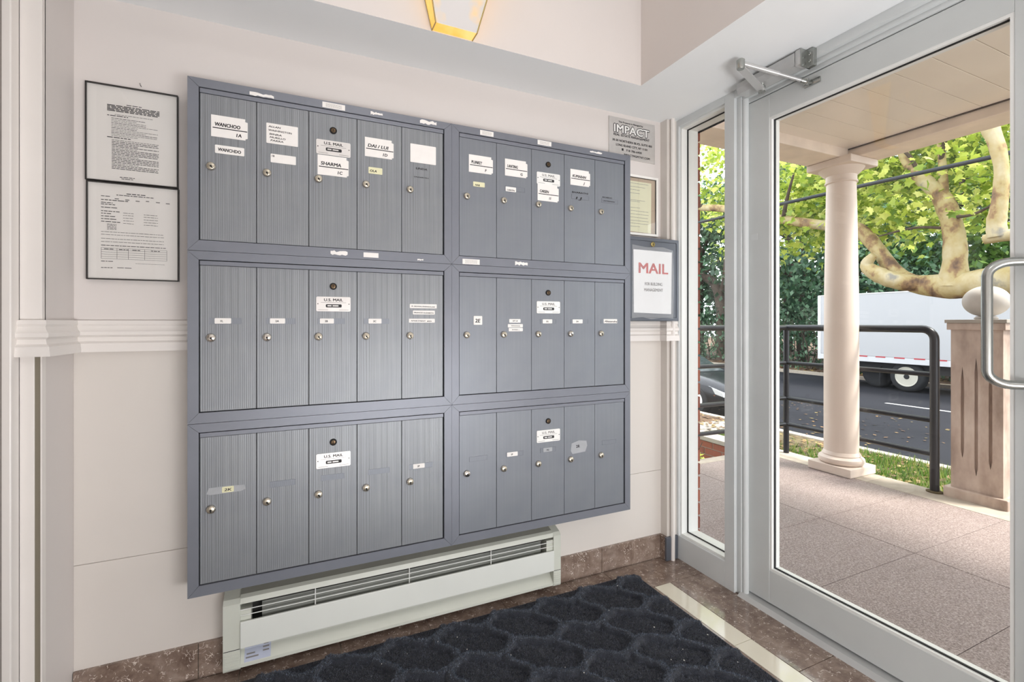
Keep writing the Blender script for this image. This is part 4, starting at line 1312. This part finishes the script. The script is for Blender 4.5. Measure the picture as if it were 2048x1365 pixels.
clump('ground_plant', (3.75, 3.95, .0), .22, 220, (.05, .10), 'leaf_syc', 'yellow-green plant growing over the planter coping', 6)
t = tag(MB().tube([(8.25, 8.30, ZG), (8.05, 8.70, .12)], .035, 12).build('leaning_post', 'rail_black'), 'dark leaning metal post standing in the mulched strip', 'post')

# ------------------------------------------------------------------ truck
XT = 18.25
t = tag(empty('box_truck', (19.5, 7.0, ZR)), 'long white box truck parked across the road', 'truck')
yA, yB = 11.67, -2.5
MB().box(XT, 20.5, yB, yA, -.05, 2.14, bev=.02).build('cargo_box', 'truck_white', t)
MB().box(XT - .012, XT + .01, yB, yA, -.24, -.05).build('side_skirt', 'truck_trim', t)
for k in range(24):
    y0 = yA - .3 - k * .56
    MB().box(XT - .018, XT - .012, y0 - .30, y0, -.075, -.035).build('reflector_strip', 'truck_red', t)
MB().box(XT - .014, XT + .02, yA - .10, yA + .02, -.26, 2.15, bev=.01).build('corner_post', 'truck_trim', t)
MB().box(XT - .010, 20.5, yB, yA, 2.12, 2.165, bev=.01).build('roof_rail', 'truck_trim', t)
MB().box(XT + .25, 20.2, yB, yA - .2, -.55, -.24).build('chassis', 'underbody', t)
MB().box(XT + .05, 20.4, yA - .1, yA + .12, -.62, -.45, bev=.02).build('rear_bumper', 'underbody', t)
MB().box(XT + .12, XT + .62, 9.62, 9.65, -1.02, -.40).build('mud_flap', 'underbody', t)
MB().box(XT + .3, XT + .7, 5.2, 7.4, -.95, -.45, bev=.03).build('fuel_tank', 'underbody', t)
def wheel(cy__, xw=XT + .10):
    w_ = MB()
    w_.lathe([(.30, .0), (.42, -.01), (.48, .02), (.505, .06), (.505, .26), (.46, .30), (.1, .30)], (xw, cy__, ZR + .505), 36, 'x', 0)
    wh = w_.build('wheel', 'tyre', t, True)
    r_ = MB()
    r_.lathe([(.31, -.004), (.325, -.022), (.30, -.02), (.25, .045), (.17, .065)], (xw, cy__, ZR + .505), 32, 'x', 0)
    r_.lathe([(.10, .07), (.095, .02), (.07, -.03), (.001, -.035)], (xw, cy__, ZR + .505), 24, 'x', 1)
    for k in range(10):
        a_ = 2 * math.pi * k / 10
        r_.lathe([(.018, .06), (.018, .015), (.01, .01)], (xw, cy__ + .155 * math.cos(a_), ZR + .505 + .155 * math.sin(a_)), 8, 'x', 1)
        r_.lathe([(.034, .052), (.034, .046)], (xw, cy__ + .225 * math.cos(a_ + .3), ZR + .505 + .225 * math.sin(a_ + .3)), 10, 'x', 1) if k % 2 == 0 else None
    r_.build('rim', ['rim', 'underbody'], wh, True)
wheel(8.83); wheel(1.2)
MB().lathe([(.30, .0), (.42, -.01), (.48, .02), (.505, .06), (.505, .26), (.1, .30)], (XT + .55, 9.95, ZR + .505), 32, 'x').build('inner_tyre', 'tyre', t, True)

# ------------------------------------------------------------------ parked car behind the sidelight
CY0 = .45
t = tag(empty('parked_car', (10.1, 9.9, ZR)), 'dark blue parked car beside the mulched strip', 'car')
cx0, cx1 = 9.25, 11.0
def car_loft(sec, mi=0):
    """sections along y: (y, half width, list of (z, inset))"""
    vs_ = []; n_ = None
    xm = (cx0 + cx1) / 2
    for y0, hw, pr_ in sec:
        y0 += CY0
        ring = [(xm - (hw - i_), y0, ZR + z_) for z_, i_ in pr_] + [(xm + (hw - i_), y0, ZR + z_) for z_, i_ in reversed(pr_)]
        n_ = len(ring); vs_ += ring
    fs_ = []
    for i_ in range(len(sec) - 1):
        for k in range(n_):
            fs_.append((i_ * n_ + k, i_ * n_ + (k + 1) % n_, (i_ + 1) * n_ + (k + 1) % n_, (i_ + 1) * n_ + k))
    fs_.append(tuple(range(n_))); fs_.append(tuple((len(sec) - 1) * n_ + k for k in range(n_ - 1, -1, -1)))
    return MB().add(vs_, fs_, mi)
def bs(top, sh): return [(.22, .10), (.30, .02), (.55, .0), (sh, .03), (top, .16), (top + .02, .45)]
car_loft([(7.75, .62, bs(.58, .52)), (7.82, .76, bs(.68, .62)), (8.15, .85, bs(.78, .70)), (8.6, .875, bs(.86, .76)), (9.15, .875, bs(.95, .82)), (9.6, .875, bs(.98, .86)), (11.4, .875, bs(.98, .88)), (12.1, .85, bs(.96, .86)), (12.3, .75, bs(.86, .78))]).build('body', 'car_paint', t, True)
def cab(top, ins): return [(.93, .10), (1.15, .18), (top, ins), (top + .02, ins + .25)]
car_loft([(9.12, .875, [(.93, .10), (.95, .12), (.96, .14), (.97, .3)]), (9.95, .86, cab(1.40, .26)), (10.4, .86, cab(1.45, .26)), (11.3, .86, cab(1.42, .26)), (12.0, .85, [(.93, .12), (.96, .15), (.98, .2), (.99, .3)])]).build('cabin_glass', 'car_glass', t, True)
car_loft([(10.0, .60, [(1.40, 0), (1.46, .02), (1.47, .1), (1.475, .2)]), (11.25, .60, [(1.40, 0), (1.46, .02), (1.47, .1), (1.475, .2)])]).build('roof', 'car_paint', t, True)
for y_ in (8.55 + CY0, 11.45 + CY0):
    wv_ = MB().lathe([(.20, 0), (.30, -.01), (.33, .03), (.33, .2)], (cx0 - .005, y_, ZR + .33), 28, 'x', 0).build('wheel', 'tyre', t, True)
    MB().lathe([(.20, -.012), (.21, -.02), (.16, .01), (.05, -.01), (.001, -.012)], (cx0 - .005, y_, ZR + .33), 20, 'x', 0).build('rim', 'plate_bright', wv_, True)
for sg in (0, 1):
    x = cx0 + .06 if sg == 0 else cx1 - .40
    MB().prism([(7.80, .60 + ZR), (7.76, .50 + ZR), (8.10, .56 + ZR), (8.45, .70 + ZR), (8.20, .72 + ZR)], 'x', x, x + .34).shift(0, CY0, 0).build('headlight', 'lamp_clear', t)
    MB().prism([(8.02, .50 + ZR), (8.20, .53 + ZR), (8.34, .60 + ZR), (8.10, .55 + ZR)], 'x', x - .005, x + .30).shift(0, CY0, 0).build('turn_signal', 'lamp_amber', t)
MB().prism([(9.45, .95 + ZR), (9.55, .93 + ZR), (9.62, 1.05 + ZR), (9.48, 1.06 + ZR)], 'x', cx0 - .12, cx0 + .05).shift(0, CY0, 0).build('mirror', 'car_paint', t)

# ------------------------------------------------------------------ trees
LEAF = [(0, 0), (.16, .13), (.46, .08), (.36, .32), (.55, .54), (.26, .60), (0, 1), (-.26, .60), (-.55, .54), (-.36, .32), (-.46, .08), (-.16, .13)]
def leaf_arrays(P_, size, g, droop=.6, shape='lobed'):
    """many leaves as one set of vertices and faces; each keeps its own random turn"""
    n_ = len(P_)
    yaw = g.uniform(0, 2 * np.pi, n_); pit = g.normal(-droop, .5, n_); rol = g.normal(0, .6, n_)
    sz = g.uniform(size[0], size[1], n_)
    base = np.array([(x, y_, -.10 * abs(x) - .06 * (y_ - .4) ** 2) for x, y_ in LEAF] + [(0, .42, .03)]) if shape == 'lobed' else np.array([(0, 0, 0), (.3, .45, -.05), (0, 1, -.08), (-.3, .45, -.05)])
    cyw, syw, cp, sp, cr_, sr = np.cos(yaw), np.sin(yaw), np.cos(pit), np.sin(pit), np.cos(rol), np.sin(rol)
    v_ = base[None] * sz[:, None, None]
    x, y_, z = v_[..., 0], v_[..., 1], v_[..., 2]
    x, z = x * cr_[:, None] + z * sr[:, None], -x * sr[:, None] + z * cr_[:, None]
    y_, z = y_ * cp[:, None] - z * sp[:, None], y_ * sp[:, None] + z * cp[:, None]
    x, y_ = x * cyw[:, None] - y_ * syw[:, None], x * syw[:, None] + y_ * cyw[:, None]
    co = np.stack([x, y_, z], -1) + P_[:, None, :]
    k = len(base)
    if shape == 'lobed':
        f0 = np.array([(i, (i + 1) % 12, 12) for i in range(12)])
    else:
        f0 = np.array([(0, 1, 2), (0, 2, 3)])
    fc = (f0[None] + (np.arange(n_) * k)[:, None, None]).reshape(-1, 3)
    return co.reshape(-1, 3), fc, (yaw, pit, rol, sz)
def leaf_stuff(name, P_, size, mat, seed, parent, shape='lobed', droop=.6):
    co, fc, _ = leaf_arrays(P_, size, np.random.default_rng(seed), droop, shape)
    me = bpy.data.meshes.new(name); me.from_pydata(co.tolist(), [], fc.tolist()); me.materials.append(M[mat])
    o_ = put(name, me, parent); o_['kind'] = 'stuff'
    return o_
def smooth_path(P_, R_, sub=4, wob=.0, seed=0):
    rr = random.Random(seed); out = []; ro = []
    P_ = [Vector(p) for p in P_]
    for i in range(len(P_) - 1):
        a, b_, c, d = P_[max(i - 1, 0)], P_[i], P_[i + 1], P_[min(i + 2, len(P_) - 1)]
        for k in range(sub):
            t_ = k / sub
            q_ = .5 * ((2 * b_) + (c - a) * t_ + (2 * a - 5 * b_ + 4 * c - d) * t_ ** 2 + (3 * b_ - a - 3 * c + d) * t_ ** 3)
            r_ = R_[i] * (1 - t_) + R_[i + 1] * t_
            out.append(q_); ro.append(r_ * (1 + rr.uniform(-wob, wob)))
    out.append(P_[-1]); ro.append(R_[-1])
    return out, ro
def limb(pts, rad, parent, mat='sycamore', name='limb', n=14, seed=1, wob=.05):
    p_, r_ = smooth_path(pts, rad, 5, wob, seed)
    return MB().tube(p_, r_, n).build(name, mat, parent, True)

# street sycamore: trunk out of sight beyond the door's edge, limbs reaching along the street
t = tag(empty('sycamore_tree', (7.9, 1.4, ZG)), 'mottled pale sycamore with thick bent limbs over the lawn strip', 'tree')
syc = t
limb([(7.9, 1.4, ZG - .1), (7.88, 1.45, 0), (7.85, 1.6, 1.1), (7.8, 1.9, 1.62)], [.42, .36, .33, .26], t, name='trunk')
limb([(7.8, 1.9, 1.62), (7.8, 2.524, 1.640), (7.8, 2.968, 1.615), (7.8, 3.268, 1.605), (7.8, 3.654, 1.66), (7.8, 3.894, 1.843), (7.8, 4.086, 2.155), (7.8, 4.322, 2.49), (7.8, 4.573, 2.635), (7.8, 4.961, 2.724),
      (7.8, 5.732, 2.985), (7.8, 6.848, 3.399), (7.8, 7.63, 3.592), (7.8, 8.54, 3.805)],
     [.26, .19, .175, .165, .130, .105, .095, .100, .090, .080, .075, .070, .062, .05], t, seed=2)
limb([(7.75, 3.62, 1.66), (7.62, 3.78, 1.70), (7.6, 3.981, 1.80), (7.6, 4.157, 1.955), (7.6, 4.06, 2.10)], [.11, .115, .11, .085, .05], t, seed=3, name='stub')
limb([(7.8, 3.235, 1.60), (7.8, 3.216, 1.94), (7.8, 3.226, 2.267), (7.8, 3.294, 2.607), (7.8, 3.401, 2.864), (7.8, 3.624, 3.162), (7.8, 3.772, 3.45), (7.8, 3.863, 3.8), (7.8, 3.894, 4.3), (7.7, 4.0, 5.2)],
     [.19, .125, .118, .112, .10, .08, .066, .060, .052, .04], t, seed=4)
limb([(7.8, 3.33, 2.72), (7.82, 3.355, 3.2), (7.8, 3.374, 3.69), (7.8, 3.42, 4.4)], [.060, .045, .040, .03], t, seed=5)
limb([(7.8, 3.60, 3.13), (7.7, 3.66, 3.4), (7.6, 3.80, 3.62)], [.03, .026, .012], t, 'bark_dark', 'twig', 8)
limb([(7.8, 3.36, 3.3), (7.6, 3.2, 3.6), (7.4, 2.95, 3.85), (7.3, 2.7, 4.1)], [.03, .028, .022, .012], t, 'bark_dark', 'twig', 8)
limb([(7.8, 4.7, 2.66), (7.6, 4.62, 2.95), (7.4, 4.5, 3.3)], [.04, .03, .015], t, 'bark_dark', 'twig', 8)
limb([(7.8, 5.6, 2.95), (7.6, 5.4, 3.2), (7.5, 5.2, 3.6)], [.04, .03, .015], t, 'bark_dark', 'twig', 8)
limb([(7.8, 3.25, 2.5), (7.6, 2.95, 2.46), (7.4, 2.6, 2.55)], [.022, .018, .010], t, 'bark_dark', 'twig', 8)
limb([(7.8, 3.25, 2.35), (7.7, 3.6, 2.42), (7.6, 4.0, 2.36)], [.022, .016, .010], t, 'bark_dark', 'twig', 8)
limb([(7.8, 7.4, 3.5), (7.6, 7.5, 3.9), (7.5, 7.6, 4.4)], [.04, .03, .015], t, 'bark_dark', 'twig', 8)
# second pale limb hanging in from the right, with a cut end
limb([(6.5, 1.55, 1.90), (6.5, 2.0, 1.965), (6.5, 2.25, 2.00), (6.5, 2.44, 1.985)], [.08, .07, .062, .05], t, seed=7)
limb([(6.5, 2.34, 1.99), (6.5, 2.345, 2.15), (6.5, 2.319, 2.37), (6.5, 2.308, 2.67), (6.5, 2.345, 2.94), (6.5, 2.434, 3.25), (6.45, 2.6, 3.8)], [.085, .08, .065, .06, .066, .075, .06], t, seed=8)

g = np.random.default_rng(21)
segs = [((7.8, 3.27, 2.6), (7.8, 3.87, 3.8)), ((7.8, 4.3, 2.5), (7.8, 5.7, 3.0)), ((7.8, 5.7, 3.0), (7.8, 8.5, 3.8)), ((7.8, 3.87, 3.8), (7.7, 4.0, 5.2)), ((7.6, 3.2, 3.4), (7.3, 2.7, 4.1)), ((6.5, 2.31, 2.6), (6.45, 2.6, 3.8)),
        ((7.6, 4.62, 2.95), (7.3, 4.3, 3.6)), ((7.6, 5.4, 3.2), (7.4, 5.0, 4.0)), ((7.6, 7.5, 3.9), (7.4, 7.2, 5.0)), ((7.9, 2.0, 3.4), (7.9, 1.0, 4.6)), ((7.9, 4.6, 3.6), (7.9, 6.4, 4.6))]
Q = []
for a, b_ in segs:
    a, b_ = np.array(a), np.array(b_)
    for _ in range(34):
        c = a + (b_ - a) * g.uniform(0, 1) + g.normal(0, 1, 3) * np.array([.5, .60, .42]) + np.array([.75, 0, .05])
        m_ = g.integers(28, 52)
        Q.append(c + g.normal(0, 1, (m_, 3)) * np.array([.18, .24, .12]))
Q = np.concatenate(Q)
Q = Q[(Q[:, 2] > 2.0) & (Q[:, 0] > 7.15)]
low = (Q[:, 2] < 2.45) & (g.random(len(Q)) < .6)
Q = Q[~low]
front = (Q[:, 0] < 7.95) & (g.random(len(Q)) < .55)
Q = Q[~front]
# the three hundred leaves that face the porch door closest are single parts, the rest one mass
dist = np.linalg.norm(Q - np.array([2.0, 1.0, 1.2]), axis=1)
ratio = Q[:, 1] / Q[:, 0]
vis = (ratio > .33) & (ratio < .80) & ((Q[:, 2] - 1.12) / Q[:, 0] < .34)
order = np.argsort(np.where(vis, dist, 1e9))
near, rest = Q[order[:290]], Q[order[290:]]
leaf_stuff('foliage', rest, (.075, .135), 'leaf_syc', 31, syc)
lm = []
for k in range(3):
    co, fc, _ = leaf_arrays(np.zeros((1, 3)), (1, 1), np.random.default_rng(k), 0, 'lobed')
    b0 = np.array([(x, y_, -(.10 + .05 * k) * abs(x) - (.05 + .06 * k) * (y_ - .4) ** 2) for x, y_ in LEAF] + [(0, .42, .03)])
    me = bpy.data.meshes.new('leaf'); me.from_pydata(b0.tolist(), [], fc.tolist()); me.materials.append(M['leaf_syc']); lm.append(me)
rr = random.Random(12)
for k, p_ in enumerate(near):
    s2 = rr.uniform(.08, .14)
    put('leaf', lm[k % 3], syc, tuple(p_), rot=(rr.gauss(-.6, .5), rr.gauss(0, .6), rr.uniform(0, 6.28)), scale=(s2, s2, s2))

# woodland beyond the road
def far_tree(name, base, h, rad, n_, size, mat, label, seed, low=.12, dark_trunk='bark_dark', pts=None):
    t = tag(empty(name, base), label, 'tree')
    g_ = np.random.default_rng(seed); rr = random.Random(seed)
    bx_, by_, bz = base
    top = (bx_ + rr.uniform(-.6, .6), by_ + rr.uniform(-.6, .6), bz + h * .8)
    limb([(bx_, by_, bz - .1), (bx_ + .1, by_ + .2, bz + h * .3), (bx_ - .1, by_ - .1, bz + h * .55), top], [.32, .26, .18, .06], t, dark_trunk, 'trunk', 12, seed)
    for k in range(5):
        a = rr.uniform(0, 6.28); z = h * rr.uniform(.3, .6)
        limb([(bx_, by_, bz + z), (bx_ + rad * .4 * math.cos(a), by_ + rad * .4 * math.sin(a), bz + z + h * .10), (bx_ + rad * .8 * math.cos(a), by_ + rad * .8 * math.sin(a), bz + z + h * .16)], [.14, .10, .03], t, dark_trunk, 'branch', 8, seed + k)
    Q = []
    nc = max(1, n_ // 60)
    for _ in range(nc):
        d = g_.normal(0, 1, 3); d /= np.linalg.norm(d)
        rr_ = g_.uniform(.35, 1.0) ** .6
        c = np.array([bx_ + d[0] * rad * rr_, by_ + d[1] * rad * rr_, bz + h * (low + (1 - low) * .5) + d[2] * h * (1 - low) * .5 * rr_])
        Q.append(c + g_.normal(0, 1, (60, 3)) * np.array([.55, .55, .35]))
    Q = np.concatenate(Q); Q = Q[Q[:, 2] > bz + .1]
    leaf_stuff('foliage', Q, size, mat, seed, t, 'simple', .5)
    return t
far_tree('woodland_tree', (27.0, 11.0, ZG), 13, 5.0, 9000, (.28, .46), 'leaf_mid', 'tall mid-green tree rising behind the truck roof', 41)
far_tree('woodland_tree', (26.0, 17.5, ZG), 14, 4.8, 9000, (.28, .46), 'leaf_dark', 'tall dark bluish-green tree beyond the end of the truck', 42, .05)
far_tree('woodland_tree', (24.5, 23.5, ZG), 12, 4.2, 7500, (.26, .44), 'leaf_dark', 'dark leafy tree beyond the parked car', 43, .10)
far_tree('woodland_tree', (31.0, 5.0, ZG), 14, 5.5, 8000, (.30, .5), 'leaf_mid', 'bright green tree far behind the stone pier', 44)
far_tree('woodland_tree', (34.0, 24.0, ZG), 17, 6.0, 9000, (.34, .6), 'leaf_mid', 'tallest green tree at the back of the woodland', 45, .05)
far_tree('woodland_tree', (25.6, 6.6, ZG), 8.5, 3.2, 7500, (.20, .34), 'leaf_mid', 'bushy green tree close behind the truck roof', 47, .10)
far_tree('woodland_tree', (23.6, 12.6, ZG), 7.5, 2.8, 6000, (.20, .34), 'leaf_dark', 'short dark tree close behind the rear of the truck', 48, .10)
far_tree('woodland_tree', (40.0, 13.0, ZG), 16, 8.0, 9000, (.4, .7), 'leaf_dark', 'broad dark tree deep in the woodland', 49, .02)
far_tree('woodland_tree', (24.0, 31.0, ZG), 13, 4.5, 7000, (.30, .5), 'leaf_mid', 'light green tree at the far end of the road', 46, .05)
# dark leaning trunk seen through the sidelight
t = tag(empty('dark_tree', (22.4, 20.9, ZG)), 'dark bare trunk with a bent bough behind the parked car', 'tree')
limb([(22.4, 19.9, ZG - .1), (22.4, 19.95, 1.0), (22.4, 19.98, 2.1), (22.4, 20.4, 3.4), (22.4, 21.7, 4.1), (22.4, 23.2, 4.5)], [.30, .26, .26, .28, .24, .18], t, 'bark_dark', 'trunk', 12, 3)
limb([(22.4, 20.0, 2.6), (22.3, 19.6, 3.8), (22.3, 19.5, 5.5)], [.16, .13, .08], t, 'bark_dark', 'branch', 10, 4)
# ivy hedge on the far kerb
t = tag(empty('ivy_hedge', (22.3, 16, ZG)), 'dark ivy-covered hedge along the far kerb', 'hedge')
stems = MB(); rr = random.Random(8)
for k in range(60):
    y0 = rr.uniform(8, 30); x = 22.2 + rr.uniform(-.2, .2)
    stems.tube([(x, y0, ZG), (x + rr.uniform(-.4, .1), y0 + rr.uniform(-.6, .6), ZG + 1.2), (x + rr.uniform(-.4, .1), y0 + rr.uniform(-1, 1), ZG + rr.uniform(2, 2.9))], [.03, .025, .01], 6)
stems.build('bare_stems', 'bark_dark', t)
g = np.random.default_rng(5); n = 11000
Q = np.stack([22.4 + g.normal(0, .35, n), g.uniform(6, 34, n), ZG + 2.9 * g.uniform(0, 1, n) ** .8 + .3 * np.sin(g.uniform(0, 6, n))], -1)
Q = Q[Q[:, 2] > ZG + .1]
leaf_stuff('foliage', Q, (.14, .28), 'leaf_dark', 51, t, 'simple', .9)

# overhead cable across the street front
tag(MB().tube([(7.0, 16.0, 3.35), (7.0, 9.0, 3.08), (7.0, 5.127, 3.006), (7.0, 3.9, 2.985), (7.0, 2.643, 2.955), (7.0, -1.0, 2.95)], .026, 10).build('overhead_cable', 'cable', None, True), 'black overhead cable strung in front of the sycamore', 'cable')
